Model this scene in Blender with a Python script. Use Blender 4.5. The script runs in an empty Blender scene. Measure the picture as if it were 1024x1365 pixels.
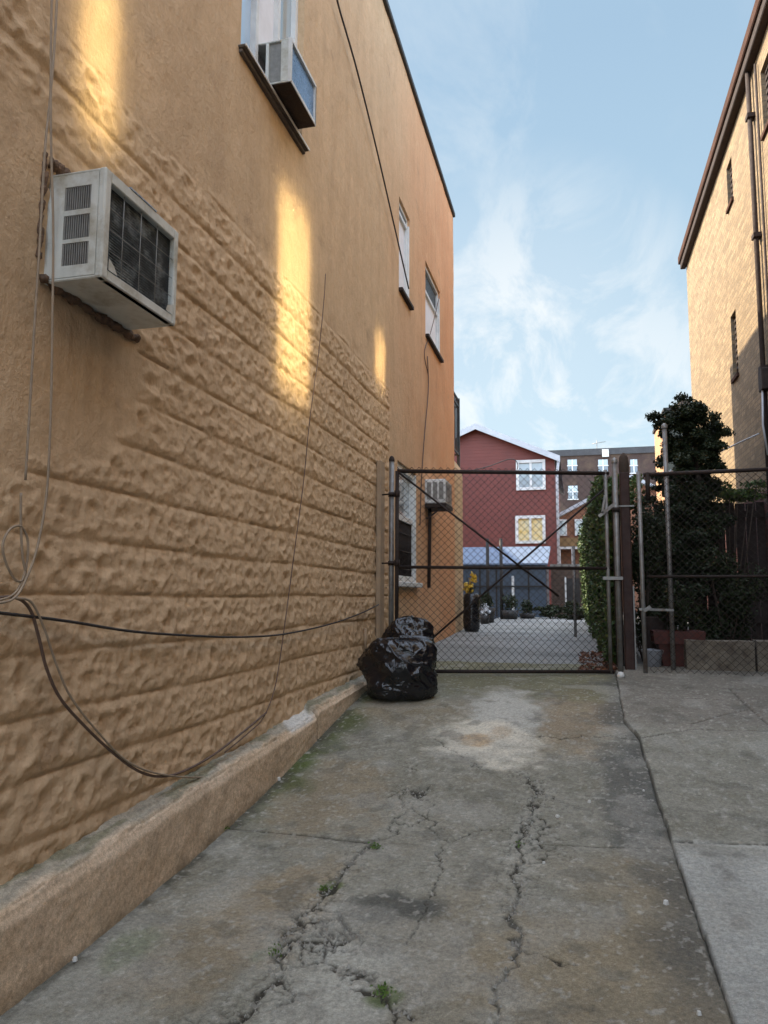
import bpy, math, random
import numpy as np
from mathutils import Vector
random.seed(7); np.random.seed(7)
C = bpy.data.collections.new('alley'); bpy.context.scene.collection.children.link(C)
Z0 = 1.3                                   # camera height; everything is modelled relative to the lens, then lifted
# ------------------------------------------------------------------ camera maths
FPX = 990.; ROLL = math.radians(0.3)
def basis(a, p, r):
    F = (-math.sin(a)*math.cos(p), math.cos(a)*math.cos(p), math.sin(p))
    R0 = (math.cos(a), math.sin(a), 0); U0 = (math.sin(a)*math.sin(p), -math.cos(a)*math.sin(p), math.cos(p))
    c, s = math.cos(r), math.sin(r)
    return F, tuple(c*R0[i]+s*U0[i] for i in range(3)), tuple(-s*R0[i]+c*U0[i] for i in range(3))
def pj(B, q):
    F, R, U = B; d = sum(q[i]*F[i] for i in range(3))
    return 512+FPX*sum(q[i]*R[i] for i in range(3))/d, 682.5-FPX*sum(q[i]*U[i] for i in range(3))/d
ca, cp = .25, .11
for _ in range(60):
    x_, y_ = pj(basis(ca, cp, ROLL), (0, 1, 0)); ca += (768-x_)/FPX*.9; cp += (795-y_)/FPX*.9
BF, BR, BU = basis(ca, cp, ROLL)
def at(x, y, ax, c):
    u = (x-512)/FPX; v = (682.5-y)/FPX
    r = [BF[i]+u*BR[i]+v*BU[i] for i in range(3)]; t = c/r['xyz'.index(ax)]
    return Vector([t*k for k in r])
GP = [(-400,-1.36),(0,-1.33),(1,-1.31),(2,-1.285),(3,-1.23),(3.6,-1.175),(4.6,-1.045),(5.5,-.89),(6.2,-.79),(7,-.72),(9,-.66),(12.5,-.56),(20,-.51),(600,-.5)]
GX = np.array([a for a, b in GP]); GZ = np.array([b for a, b in GP])
def G(y):
    return sum(np.interp(y+o, GX, GZ) for o in (-.4,-.2,0,.2,.4))/5
def gp(x, y):
    z = -1.
    for _ in range(60):
        q = at(x, y, 'z', z); z = .5*z+.5*float(G(q.y))
    return q
# ------------------------------------------------------------------ noise
def _h(i, j, s):
    n = (i*374761393 + j*668265263 + s*1274126177) & 0xffffffff
    n = ((n ^ (n >> 13))*1274126177) & 0xffffffff
    return ((n ^ (n >> 16)) & 0xffff)/65535.
def vn(x, y, s=0):
    i = np.floor(x).astype(np.int64); j = np.floor(y).astype(np.int64); u = x-i; v = y-j
    u = u*u*(3-2*u); v = v*v*(3-2*v)
    return (_h(i,j,s)*(1-u)+_h(i+1,j,s)*u)*(1-v)+(_h(i,j+1,s)*(1-u)+_h(i+1,j+1,s)*u)*v
def fbm(x, y, sc, o=4, s=0):
    t = 0; a = 1; w = 0
    for k in range(o):
        t = t+a*vn(x*sc+k*17.3, y*sc+k*9.1, s+k); w += a; a *= .5; sc *= 2.03
    return t/w
def vor(x, y, s=0):
    i = np.floor(x).astype(np.int64); j = np.floor(y).astype(np.int64)
    d1 = np.full(np.shape(x), 9.); d2 = d1.copy(); idv = d1*0
    for a in (-1,0,1):
        for b in (-1,0,1):
            px = i+a+.15+.7*_h(i+a,j+b,s); py = j+b+.15+.7*_h(i+a,j+b,s+5)
            d = np.hypot(px-x, py-y); m = d < d1
            d2 = np.where(m, d1, np.minimum(d2, d)); idv = np.where(m, _h(i+a,j+b,s+9), idv); d1 = np.where(m, d, d1)
    return d1, d2, idv
def ss(a, b, x):
    t = np.clip((x-a)/(b-a), 0, 1); return t*t*(3-2*t)
def segd(X, Y, pts, wob=0):
    """distance to a polyline in the ground plane"""
    D = np.full(X.shape, 9.)
    for (ax, ay), (bx, by) in zip(pts, pts[1:]):
        m = (X > min(ax,bx)-.5)&(X < max(ax,bx)+.5)&(Y > min(ay,by)-.5)&(Y < max(ay,by)+.5)
        x = X[m]; y = Y[m]; dx, dy = bx-ax, by-ay; L = dx*dx+dy*dy+1e-9
        t = np.clip(((x-ax)*dx+(y-ay)*dy)/L, 0, 1)
        D[m] = np.minimum(D[m], np.hypot(x-ax-t*dx, y-ay-t*dy))
    return D
# ------------------------------------------------------------------ mesh builder
class MB:
    def __init__(s): s.v = []; s.f = []; s.sm = []
    def add(s, vs, fs, smooth=False):
        o = len(s.v); s.v.extend([tuple(p) for p in vs]); s.f.extend([tuple(i+o for i in f) for f in fs]); s.sm.extend([smooth]*len(fs)); return s
    def box(s, x0, x1, y0, y1, z0, z1, b=0):
        if x0 > x1: x0, x1 = x1, x0
        if y0 > y1: y0, y1 = y1, y0
        if z0 > z1: z0, z1 = z1, z0
        if b <= 0:
            vs = [(x,y,z) for z in (z0,z1) for y in (y0,y1) for x in (x0,x1)]
            return s.add(vs, [(0,2,3,1),(4,5,7,6),(0,1,5,4),(2,6,7,3),(0,4,6,2),(1,3,7,5)])
        c = ((x0+x1)/2,(y0+y1)/2,(z0+z1)/2); h = ((x1-x0)/2,(y1-y0)/2,(z1-z0)/2); b = min(b, min(h)*.9)
        vs = []; ix = {}
        for sx in (-1,1):
            for sy in (-1,1):
                for sz in (-1,1):
                    for k in range(3):
                        e = [h[0]-b, h[1]-b, h[2]-b]; e[k] = h[k]
                        ix[(sx,sy,sz,k)] = len(vs); vs.append((c[0]+sx*e[0], c[1]+sy*e[1], c[2]+sz*e[2]))
        fs = []; ctr = Vector(c)
        def face(idx):
            P = [Vector(vs[i]) for i in idx]; n = (P[1]-P[0]).cross(P[2]-P[0]); m = sum(P, Vector())/len(P)-ctr
            fs.append(tuple(idx) if n.dot(m) > 0 else tuple(reversed(idx)))
        for k in range(3):
            o1, o2 = [q for q in range(3) if q != k]
            for sg in (-1,1):
                q = []
                for a, d in ((-1,-1),(1,-1),(1,1),(-1,1)):
                    t = [0,0,0]; t[k] = sg; t[o1] = a; t[o2] = d; q.append(ix[(*t,k)])
                face(q)
            for a in (-1,1):
                for d in (-1,1):
                    t0 = [0,0,0]; t0[o1] = a; t0[o2] = d; t0[k] = -1; t1 = list(t0); t1[k] = 1
                    face([ix[(*t0,o1)], ix[(*t1,o1)], ix[(*t1,o2)], ix[(*t0,o2)]])
        for sx in (-1,1):
            for sy in (-1,1):
                for sz in (-1,1): face([ix[(sx,sy,sz,k)] for k in range(3)])
        return s.add(vs, fs)
    def tube(s, pts, r, n=8, cap=True, smooth=True):
        pts = [Vector(p) for p in pts]; N = len(pts); rr = r if isinstance(r, (list, tuple)) else [r]*N
        vs = []; up = None
        for i, p in enumerate(pts):
            t = (pts[min(i+1,N-1)]-pts[max(i-1,0)]).normalized()
            if up is None: up = Vector((0,0,1)) if abs(t.z) < .9 else Vector((1,0,0))
            u = (up-t*up.dot(t))
            if u.length < 1e-5: u = t.orthogonal()
            u.normalize(); w = t.cross(u); up = u
            for k in range(n):
                a = 2*math.pi*(k+.5)/n; vs.append(p+(u*math.cos(a)+w*math.sin(a))*rr[i])
        fs = [(i*n+k, i*n+(k+1)%n, (i+1)*n+(k+1)%n, (i+1)*n+k) for i in range(N-1) for k in range(n)]
        if cap: fs += [tuple(reversed(range(n))), tuple((N-1)*n+k for k in range(n))]
        return s.add(vs, fs, smooth)
    def bar(s, a, b, w, h):
        """rectangular bar from a to b"""
        a = Vector(a); b = Vector(b); t = (b-a).normalized(); up = Vector((0,0,1)) if abs(t.z) < .95 else Vector((1,0,0))
        u = t.cross(up).normalized(); v = u.cross(t)
        vs = [p+u*(i*w/2)+v*(j*h/2) for p in (a,b) for i, j in ((-1,-1),(1,-1),(1,1),(-1,1))]
        return s.add(vs, [(0,1,2,3),(7,6,5,4),(0,4,5,1),(1,5,6,2),(2,6,7,3),(3,7,4,0)])
    def lathe(s, prof, c, n=24, smooth=True):
        vs = [(c[0]+r*math.cos(2*math.pi*k/n), c[1]+r*math.sin(2*math.pi*k/n), c[2]+z) for r, z in prof for k in range(n)]
        fs = [(i*n+k, i*n+(k+1)%n, (i+1)*n+(k+1)%n, (i+1)*n+k) for i in range(len(prof)-1) for k in range(n)]
        return s.add(vs, fs, smooth)
    def grid(s, P, smooth=True, flip=False, keep=None):
        a, b, _ = P.shape; o = len(s.v)
        s.v.extend(map(tuple, P.reshape(-1,3).tolist()))
        for i in range(a-1):
            for j in range(b-1):
                if keep is not None and not keep[i,j]: continue
                q = (o+i*b+j, o+i*b+j+1, o+(i+1)*b+j+1, o+(i+1)*b+j)
                s.f.append(q[::-1] if flip else q); s.sm.append(smooth)
        return s
    def build(s, name, mat, parent=None, base=None):
        return mesh_obj(name, np.array(s.v, dtype=np.float64).reshape(-1,3), s.f, mat, parent, base, s.sm)
BASE = {}
def build_split(mb, name, mat, parent, gap=.006):
    n = len(mb.v); par = list(range(n))
    def find(a):
        while par[a] != a: par[a] = par[par[a]]; a = par[a]
        return a
    for f in mb.f:
        for q in f[1:]: par[find(q)] = find(f[0])
    comp = {}
    for i in range(n): comp.setdefault(find(i), []).append(i)
    gs = [[min(mb.v[i][k] for i in c)-gap/2 for k in range(3)]+[max(mb.v[i][k] for i in c)+gap/2 for k in range(3)]+[set(c)] for c in comp.values()]
    ch = True
    while ch:
        ch = False
        for i in range(len(gs)):
            for j in range(i+1, len(gs)):
                a, b = gs[i], gs[j]
                if all(a[k] <= b[k+3] and b[k] <= a[k+3] for k in range(3)):
                    gs[i] = [min(a[k], b[k]) for k in range(3)]+[max(a[k+3], b[k+3]) for k in range(3)]+[a[6] | b[6]]; gs.pop(j); ch = True; break
            if ch: break
    for g_ in gs:
        m = MB(); ids = sorted(g_[6]); mp_ = {v: i for i, v in enumerate(ids)}; m.v = [mb.v[i] for i in ids]
        for f, sm in zip(mb.f, mb.sm):
            if f[0] in mp_: m.f.append(tuple(mp_[q] for q in f)); m.sm.append(sm)
        m.build(name, mat, parent)
def mesh_obj(name, V, faces, mat, parent=None, base=None, sm=None, col=None):
    b = np.array(BASE[parent] if parent is not None else (base if base is not None else (0,0,0)), dtype=float)
    me = bpy.data.meshes.new(name)
    V = np.asarray(V, dtype=np.float64)-b
    if isinstance(faces, np.ndarray):
        nf = len(faces); k = faces.shape[1]
        me.vertices.add(len(V)); me.vertices.foreach_set('co', V.astype(np.float32).ravel())
        me.loops.add(nf*k); me.loops.foreach_set('vertex_index', faces.astype(np.int32).ravel())
        me.polygons.add(nf); me.polygons.foreach_set('loop_start', np.arange(0, nf*k, k, dtype=np.int32))
        me.polygons.foreach_set('loop_total', np.full(nf, k, dtype=np.int32))
        me.update(calc_edges=True)
    else:
        me.from_pydata(V.tolist(), [], faces)
    n = len(me.polygons)
    if sm is None: sm = True
    me.polygons.foreach_set('use_smooth', np.full(n, sm, dtype=bool) if isinstance(sm, bool) else np.array(sm, dtype=bool))
    if col is not None:
        a = me.color_attributes.new('Col', 'FLOAT_COLOR', 'POINT')
        c4 = np.ones((len(V),4), dtype=np.float32); c4[:,:3] = np.asarray(col).reshape(-1,3); a.data.foreach_set('color', c4.ravel())
    me.update()
    me.materials.append(mat)
    o = bpy.data.objects.new(name, me); C.objects.link(o)
    if parent is not None: o.parent = parent; BASE[o] = tuple(b)
    else: o.location = tuple(b); BASE[o] = tuple(b)
    return o
def tag(o, label, cat, group=None):
    o['label'] = label; o['category'] = cat
    if group: o['group'] = group
    return o
def thing(name, label, cat, base, group=None):
    o = bpy.data.objects.new(name, None); C.objects.link(o); o.location = base; o.empty_display_size = .1; BASE[o] = tuple(base)
    return tag(o, label, cat, group)
def structure(o): o['kind'] = 'structure'; return o
def copy_thing(o, loc, label):
    def cp(s, par):
        c = s.copy(); C.objects.link(c)
        if par is not None: c.parent = par
        for ch in s.children: cp(ch, c)
        return c
    c = cp(o, None); c.location = loc; c['label'] = label; return c
# ------------------------------------------------------------------ materials
def newmat(name):
    m = bpy.data.materials.new(name); m.use_nodes = True; nt = m.node_tree; nt.nodes.clear()
    out = nt.nodes.new('ShaderNodeOutputMaterial'); b = nt.nodes.new('ShaderNodeBsdfPrincipled')
    nt.links.new(b.outputs[0], out.inputs[0]); return m, nt, b
class NG:
    def __init__(s, nt): s.nt = nt
    def n(s, t, **k):
        x = s.nt.nodes.new('ShaderNode'+t)
        for a, v in k.items(): setattr(x, a, v)
        return x
    def put(s, sock, v):
        if hasattr(v, 'links') or isinstance(v, bpy.types.NodeSocket): s.nt.links.new(v, sock)
        else:
            try: sock.default_value = v
            except Exception: sock.default_value = (*v, 1)
    def coord(s, sc=(1,1,1), rot=(0,0,0), src='Object'):
        tc = s.n('TexCoord'); m = s.n('Mapping'); m.inputs['Scale'].default_value = sc; m.inputs['Rotation'].default_value = rot
        s.nt.links.new(tc.outputs[src], m.inputs[0]); return m.outputs[0]
    def noise(s, v, sc, det=6, ro=.55, dist=0):
        x = s.n('TexNoise'); s.nt.links.new(v, x.inputs['Vector']); x.inputs['Scale'].default_value = sc
        x.inputs['Detail'].default_value = det; x.inputs['Roughness'].default_value = ro; x.inputs['Distortion'].default_value = dist
        return x.outputs['Fac']
    def ramp(s, f, stops):
        x = s.n('ValToRGB'); s.nt.links.new(f, x.inputs[0]); e = x.color_ramp.elements
        while len(e) < len(stops): e.new(.5)
        for q, (p, c) in zip(e, stops):
            q.position = p; q.color = (*c, 1) if not isinstance(c, (int, float)) else (c,c,c,1)
        return x.outputs[0]
    def mix(s, f, a, b, mode='MIX'):
        x = s.n('Mix', data_type='RGBA', blend_type=mode); s.put(x.inputs[0], f); s.put(x.inputs[6], a); s.put(x.inputs[7], b); return x.outputs[2]
    def math(s, op, a, b=0.):
        x = s.n('Math', operation=op); s.put(x.inputs[0], a); s.put(x.inputs[1], b); return x.outputs[0]
    def bump(s, h, st, dist, nrm=None):
        x = s.n('Bump'); x.inputs['Strength'].default_value = st; x.inputs['Distance'].default_value = dist
        s.nt.links.new(h, x.inputs['Height'])
        if nrm is not None: s.nt.links.new(nrm, x.inputs['Normal'])
        return x.outputs[0]
def basic(name, c1, c2=None, sc=6, rough=.7, bump=.3, bsc=60, bd=.004, metal=0, streak=0, spec=.5, coat=0, dirt=None, dsc=3, damt=.5):
    m, nt, b = newmat(name); g = NG(nt); v = g.coord()
    c2 = c2 or tuple(x*.75 for x in c1)
    col = g.mix(g.ramp(g.noise(v, sc, 6, .6), [(.35,0.),(.65,1.)]), c1, c2)
    if streak:
        vs = g.coord((1,1,.12)); col = g.mix(g.ramp(g.noise(vs, 14, 5, .6), [(.45,0.),(.75,streak)]), col, tuple(x*.55 for x in c1))
    if dirt: col = g.mix(g.ramp(g.noise(v, dsc, 8, .7), [(.5,0.),(.68,damt)]), col, dirt)
    nt.links.new(col, b.inputs['Base Color'])
    r = g.ramp(g.noise(v, sc*3, 5), [(.3,max(0,rough-.12)),(.7,min(1,rough+.12))]); nt.links.new(r, b.inputs['Roughness'])
    b.inputs['Metallic'].default_value = metal; b.inputs['Specular IOR Level'].default_value = spec; b.inputs['Coat Weight'].default_value = coat
    if bump: nt.links.new(g.bump(g.noise(v, bsc, 6, .6), bump, bd), b.inputs['Normal'])
    return m
def glass(name, col=(.05,.07,.09), rough=.04):
    m, nt, b = newmat(name); g = NG(nt); v = g.coord()
    nt.links.new(g.mix(g.noise(v, 2.5, 3), col, tuple(c*1.7 for c in col)), b.inputs['Base Color'])
    b.inputs['Roughness'].default_value = rough; b.inputs['Specular IOR Level'].default_value = .9; b.inputs['Coat Weight'].default_value = .8; b.inputs['Coat Roughness'].default_value = .02
    nt.links.new(g.bump(g.noise(v, 2.2, 2), .15, .02), b.inputs['Normal'])
    return m
M = {}
def stucco():
    m, nt, b = newmat('painted_stucco'); g = NG(nt); v = g.coord(); sx = g.n('SeparateXYZ'); nt.links.new(v, sx.inputs[0])
    tan = g.mix(g.ramp(g.noise(v, 1.3, 7, .62), [(.36,0.),(.64,1.)]), (.66,.495,.335), (.58,.44,.30))
    tan = g.mix(g.ramp(g.noise(v, 7, 6, .65), [(.42,0.),(.75,.55)]), tan, (.50,.38,.26))
    org = g.mix(g.ramp(g.noise(v, 1.1, 6, .6), [(.36,0.),(.64,1.)]), (.69,.385,.225), (.61,.32,.18))
    t = g.math('ADD', sx.outputs[1], g.math('MULTIPLY', g.noise(v, .7, 4), 2.6))
    mr = g.n('MapRange'); nt.links.new(t, mr.inputs[0]); mr.inputs[1].default_value = 4.2; mr.inputs[2].default_value = 8.0
    col = g.mix(mr.outputs[0], tan, org)
    vs = g.coord((1,1,.09)); col = g.mix(g.ramp(g.noise(vs, 5, 9, .7), [(.46,0.),(.8,.35)]), col, (.29,.20,.135))
    col = g.mix(g.ramp(g.noise(vs, 11, 8, .7), [(.3,.2),(.46,0.)]), col, (.62,.46,.31))
    v2 = g.coord((1,1,1.4)); col = g.mix(g.ramp(g.noise(v2, 2.6, 9, .72), [(.58,0.),(.72,.5)]), col, (.30,.22,.16))
    col = g.mix(g.ramp(g.noise(v, 30, 7, .75), [(.40,0.),(.72,.35)]), col, (.40,.28,.18)); col = g.mix(g.ramp(g.noise(v, 3.7, 8, .7, .6), [(.30,.3),(.44,0.)]), col, (.74,.56,.38))
    col = g.mix(1., col, (1.03,.985,.91), 'MULTIPLY'); nt.links.new(col, b.inputs['Base Color'])
    b.inputs['Roughness'].default_value = .85; b.inputs['Specular IOR Level'].default_value = .05
    n0 = g.bump(g.noise(g.coord((1,1,.35)), 7, 6, .6, .5), .5, .03)
    n1 = g.bump(g.noise(v, 14, 6, .6), .4, .02, n0)
    n2 = g.bump(g.noise(v, 60, 6, .65), .6, .008, n1)
    nt.links.new(g.bump(g.noise(v, 170, 3, .6), .3, .003, n2), b.inputs['Normal'])
    return m
M['stucco'] = stucco()
def vcol(name, rough=.85, b1=.5, sp=.5):
    m, nt, b = newmat(name); g = NG(nt); v = g.coord(); a = g.n('Attribute', attribute_name='Col')
    col = g.mix(1., a.outputs['Color'], g.ramp(g.noise(v, 55, 8, .75), [(.3,.62),(.5,1.),(.72,1.42)]), 'MULTIPLY')
    col = g.mix(1., col, g.ramp(g.noise(v, 260, 3, .7), [(.3,.72),(.52,1.),(.74,1.4)]), 'MULTIPLY')
    vo = g.n('TexVoronoi'); nt.links.new(v, vo.inputs['Vector']); vo.inputs['Scale'].default_value = 130
    col = g.mix(g.ramp(vo.outputs['Distance'], [(.08,sp),(.16,0.)]), col, (.42,.41,.38))
    nt.links.new(col, b.inputs['Base Color']); b.inputs['Roughness'].default_value = rough; b.inputs['Specular IOR Level'].default_value = .3
    n1 = g.bump(g.noise(v, 45, 8, .7), b1, .012); nt.links.new(g.bump(g.noise(v, 220, 4, .6), b1, .003, n1), b.inputs['Normal'])
    return m
M['ground'] = vcol('cracked_concrete'); M['ledge'] = vcol('ledge_render', .8, .18, 0.)
def brick(name, c1, c2, mortar, rh=.067, bw=.2, plane='YZ', rough=.85, bd=.012, dirt=(.2,.14,.08)):
    m, nt, b = newmat(name); g = NG(nt); v = g.coord(); sx = g.n('SeparateXYZ'); nt.links.new(v, sx.inputs[0]); cb = g.n('CombineXYZ')
    a, c = ('YZ' == plane and (1,2)) or (0,2)
    nt.links.new(sx.outputs[a], cb.inputs[0]); nt.links.new(sx.outputs[c], cb.inputs[1])
    bt = g.n('TexBrick'); nt.links.new(cb.outputs[0], bt.inputs['Vector'])
    for k, q in (('Scale',1),('Brick Width',bw),('Row Height',rh),('Mortar Size',.006),('Mortar Smooth',.2),('Bias',0.)): bt.inputs[k].default_value = q
    bt.inputs['Color1'].default_value = (*c1,1); bt.inputs['Color2'].default_value = (*c2,1); bt.inputs['Mortar'].default_value = (*mortar,1)
    col = g.mix(g.ramp(g.noise(v, 22, 5, .7), [(.35,0.),(.7,.6)]), bt.outputs['Color'], tuple(x*.6 for x in c2))
    col = g.mix(g.ramp(g.noise(v, .8, 7, .65), [(.5,0.),(.75,.45)]), col, dirt)
    nt.links.new(col, b.inputs['Base Color']); b.inputs['Roughness'].default_value = rough
    inv = g.math('SUBTRACT', 1., bt.outputs['Fac'])
    n1 = g.bump(inv, .9, bd); nt.links.new(g.bump(g.noise(v, 26, 5, .7), .8, .02, n1), b.inputs['Normal'])
    return m
M['brick_tan'] = brick('tan_rug_brick', (.345,.25,.145), (.20,.145,.085), (.17,.135,.095))
M['brick_red'] = brick('maroon_brick', (.11,.028,.024), (.08,.022,.02), (.05,.02,.018))
M['brick_dark'] = brick('dark_brown_brick', (.085,.045,.036), (.06,.036,.03), (.07,.055,.05), plane='XZ')
M['brick_orange'] = brick('orange_brick', (.33,.14,.075), (.25,.11,.06), (.28,.18,.12), plane='XZ')
M['brick_wall'] = brick('weathered_brown_brick', (.12,.075,.055), (.09,.06,.045), (.12,.10,.08), plane='XZ')
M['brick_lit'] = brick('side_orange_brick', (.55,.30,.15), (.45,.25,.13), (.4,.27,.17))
M['white'] = basic('white_paint', (.72,.73,.71), (.6,.61,.6), 5, .5, .15, dirt=(.35,.33,.29))
M['ac'] = basic('aged_white_enamel', (.62,.64,.60), (.54,.56,.52), 7, .42, .08, 40, dirt=(.30,.27,.2), dsc=5, damt=.85, streak=.35)
M['acgrey'] = basic('grey_louver', (.25,.25,.235), None, 30, .6)
M['coil'] = basic('condenser_fins', (.03,.04,.047), (.075,.095,.11), 16, .45, .5, 90, metal=.4, dirt=(.38,.43,.45), dsc=8, damt=.8)
M['chrome'] = basic('galvanised_steel', (.27,.27,.26), (.19,.18,.17), 12, .5, .2, 60, metal=.5, dirt=(.13,.08,.05), dsc=7, damt=.7)
M['rust'] = basic('rusty_steel', (.02,.014,.012), (.034,.02,.015), 20, .75, .4, 80, metal=.25)
M['darkwire'] = basic('dark_fence_wire', (.022,.017,.015), (.035,.025,.02), 12, .8, .1)
M['black'] = basic('black_metal', (.015,.015,.016), (.03,.03,.03), 10, .5, .1)
M['bag'] = None
def bagmat():
    m, nt, b = newmat('black_plastic_film'); g = NG(nt); v = g.coord()
    b.inputs['Base Color'].default_value = (.006,.0065,.009,1); b.inputs['Specular IOR Level'].default_value = .6
    nt.links.new(g.ramp(g.noise(v, 12, 4), [(.3,.16),(.7,.30)]), b.inputs['Roughness'])
    n1 = g.bump(g.noise(g.coord((1,1,1.8)), 8, 3, .5, 1.2), .45, .03); nt.links.new(g.bump(g.noise(v, 38, 2, .5, 1.5), .25, .006, n1), b.inputs['Normal'])
    return m
M['bag'] = bagmat()
M['brown'] = basic('brown_roof_metal', (.075,.042,.032), (.05,.03,.024), 4, .9, .1, spec=.05)
M['pipe'] = basic('dark_brown_downpipe', (.022,.014,.012), (.03,.018,.014), 8, .9, .1)
M['trimdark'] = basic('dark_roof_edge', (.03,.028,.027), None, 8, .7)
M['siding'] = None
def siding(name, c, step=.12, axis=2, rough=.6):
    m, nt, b = newmat(name); g = NG(nt); v = g.coord(); sx = g.n('SeparateXYZ'); nt.links.new(v, sx.inputs[0])
    fr = g.math('FRACT', g.math('DIVIDE', sx.outputs[axis], step))
    col = g.mix(g.ramp(g.noise(v, 1.5, 5), [(.35,0.),(.65,1.)]), c, tuple(x*.82 for x in c))
    nt.links.new(col, b.inputs['Base Color']); b.inputs['Roughness'].default_value = rough
    n1 = g.bump(fr, .8, -.02); nt.links.new(g.bump(g.noise(v, 20, 4), .2, .01, n1), b.inputs['Normal']); return m
M['redsiding'] = siding('maroon_siding', (.15,.030,.018))
M['blueroof'] = siding('pale_blue_sheet', (.13,.175,.25), .15, 0)
M['bluewall'] = siding('slate_blue_panel', (.06,.088,.125), .6, 0)
M['soffit'] = basic('white_fascia', (.48,.50,.53), (.40,.42,.45), 3, .5)
M['glass'] = glass('window_glass'); M['glasslight'] = glass('curtained_glass', (.22,.27,.29), .15); M['curtain'] = basic('drawn_blind', (.78,.78,.80), (.68,.68,.70), 4, .8)
M['yellowblind'] = basic('yellow_curtain', (.70,.50,.16), (.66,.60,.40), 5, .7, 0)
M['skyglass'] = glass('painted_sky_glass', (.33,.45,.58), .08)  # pale blue base colour paints the sky's reflection
def coated():
    m, nt, b = newmat('coated_window_glass'); g = NG(nt); b.inputs['Base Color'].default_value = (.68,.66,.46,1); b.inputs['Metallic'].default_value = 1; b.inputs['Roughness'].default_value = .09
    return m
M['mirrorglass'] = coated()
M['bark'] = basic('dark_bark', (.06,.04,.028), None, 20, .9, .6, 50)
def leafm(name, c1, c2, c3):
    m, nt, b = newmat(name); g = NG(nt); v = g.coord(); wn = g.n('TexVoronoi'); nt.links.new(v, wn.inputs['Vector']); wn.inputs['Scale'].default_value = 16
    col = g.mix(g.ramp(g.noise(v, 5, 3), [(.35,0.),(.65,1.)]), c1, c2); s = g.n('SeparateColor'); nt.links.new(wn.outputs['Color'], s.inputs[0])
    col = g.mix(g.ramp(s.outputs[0], [(.6,0.),(1.,.8)]), col, c3); nt.links.new(col, b.inputs['Base Color'])
    b.inputs['Roughness'].default_value = .5; b.inputs['Specular IOR Level'].default_value = .25; return m
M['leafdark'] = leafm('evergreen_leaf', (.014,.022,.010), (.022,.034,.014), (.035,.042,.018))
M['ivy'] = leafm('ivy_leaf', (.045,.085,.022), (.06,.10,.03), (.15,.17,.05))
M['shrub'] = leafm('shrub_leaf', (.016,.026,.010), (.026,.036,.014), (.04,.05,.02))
M['yellowleaf'] = leafm('yellow_petals', (.75,.45,.03), (.6,.42,.06), (.8,.6,.12)); M['whitepetal'] = leafm('white_petals', (.6,.62,.66), (.4,.43,.45), (.7,.7,.7))
M['weed'] = leafm('weed_leaf', (.07,.14,.02), (.1,.17,.03), (.13,.2,.05)); M['dryleaf'] = leafm('dead_leaf', (.16,.07,.045), (.2,.09,.05), (.12,.06,.04))
M['wood'] = basic('brown_fence_wood', (.035,.02,.015), (.022,.014,.011), 6, .85, .5, 40, streak=.7)
M['redwood'] = basic('stained_red_wood', (.055,.024,.017), (.03,.016,.013), 6, .75, .5, 40, streak=.7)
M['greywood'] = basic('grey_batten', (.40,.28,.17), (.33,.24,.16), 6, .8, .4, 40, streak=.5)
M['terracotta'] = basic('terracotta', (.11,.03,.022), (.08,.025,.02), 8, .7, .2)
M['stone'] = basic('rough_block_stone', (.26,.225,.17), (.16,.135,.105), 9, .9, .9, 22, .03, dirt=(.08,.06,.045), dsc=7, damt=.8)
M['cablew'] = basic('dirty_cream_cable', (.34,.26,.18), (.26,.20,.14), 20, .6, 0); M['cableb'] = basic('black_cable', (.025,.02,.018), None, 20, .6, 0); M['cablebr'] = basic('brown_cable', (.12,.075,.055), None, 20, .6, 0)
M['mortar'] = basic('crumbling_mortar', (.20,.12,.07), (.10,.065,.045), 25, .95, 1., 45, .02)
M['litter'] = basic('pale_litter', (.7,.7,.66), None, 10, .7); M['plasticbag'] = basic('pale_plastic', (.36,.38,.42), None, 5, .5)
M['concrete'] = basic('plain_concrete', (.24,.235,.215), (.18,.175,.16), 2, .9, .5, 40, .01, dirt=(.12,.11,.085), dsc=1.2, damt=.7)
M['flatroof'] = basic('roof_felt', (.08,.08,.08), None, 2, .9)
M['sillgrey'] = basic('weathered_sill', (.13,.105,.085), (.08,.065,.055), 8, .8, .3)

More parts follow.
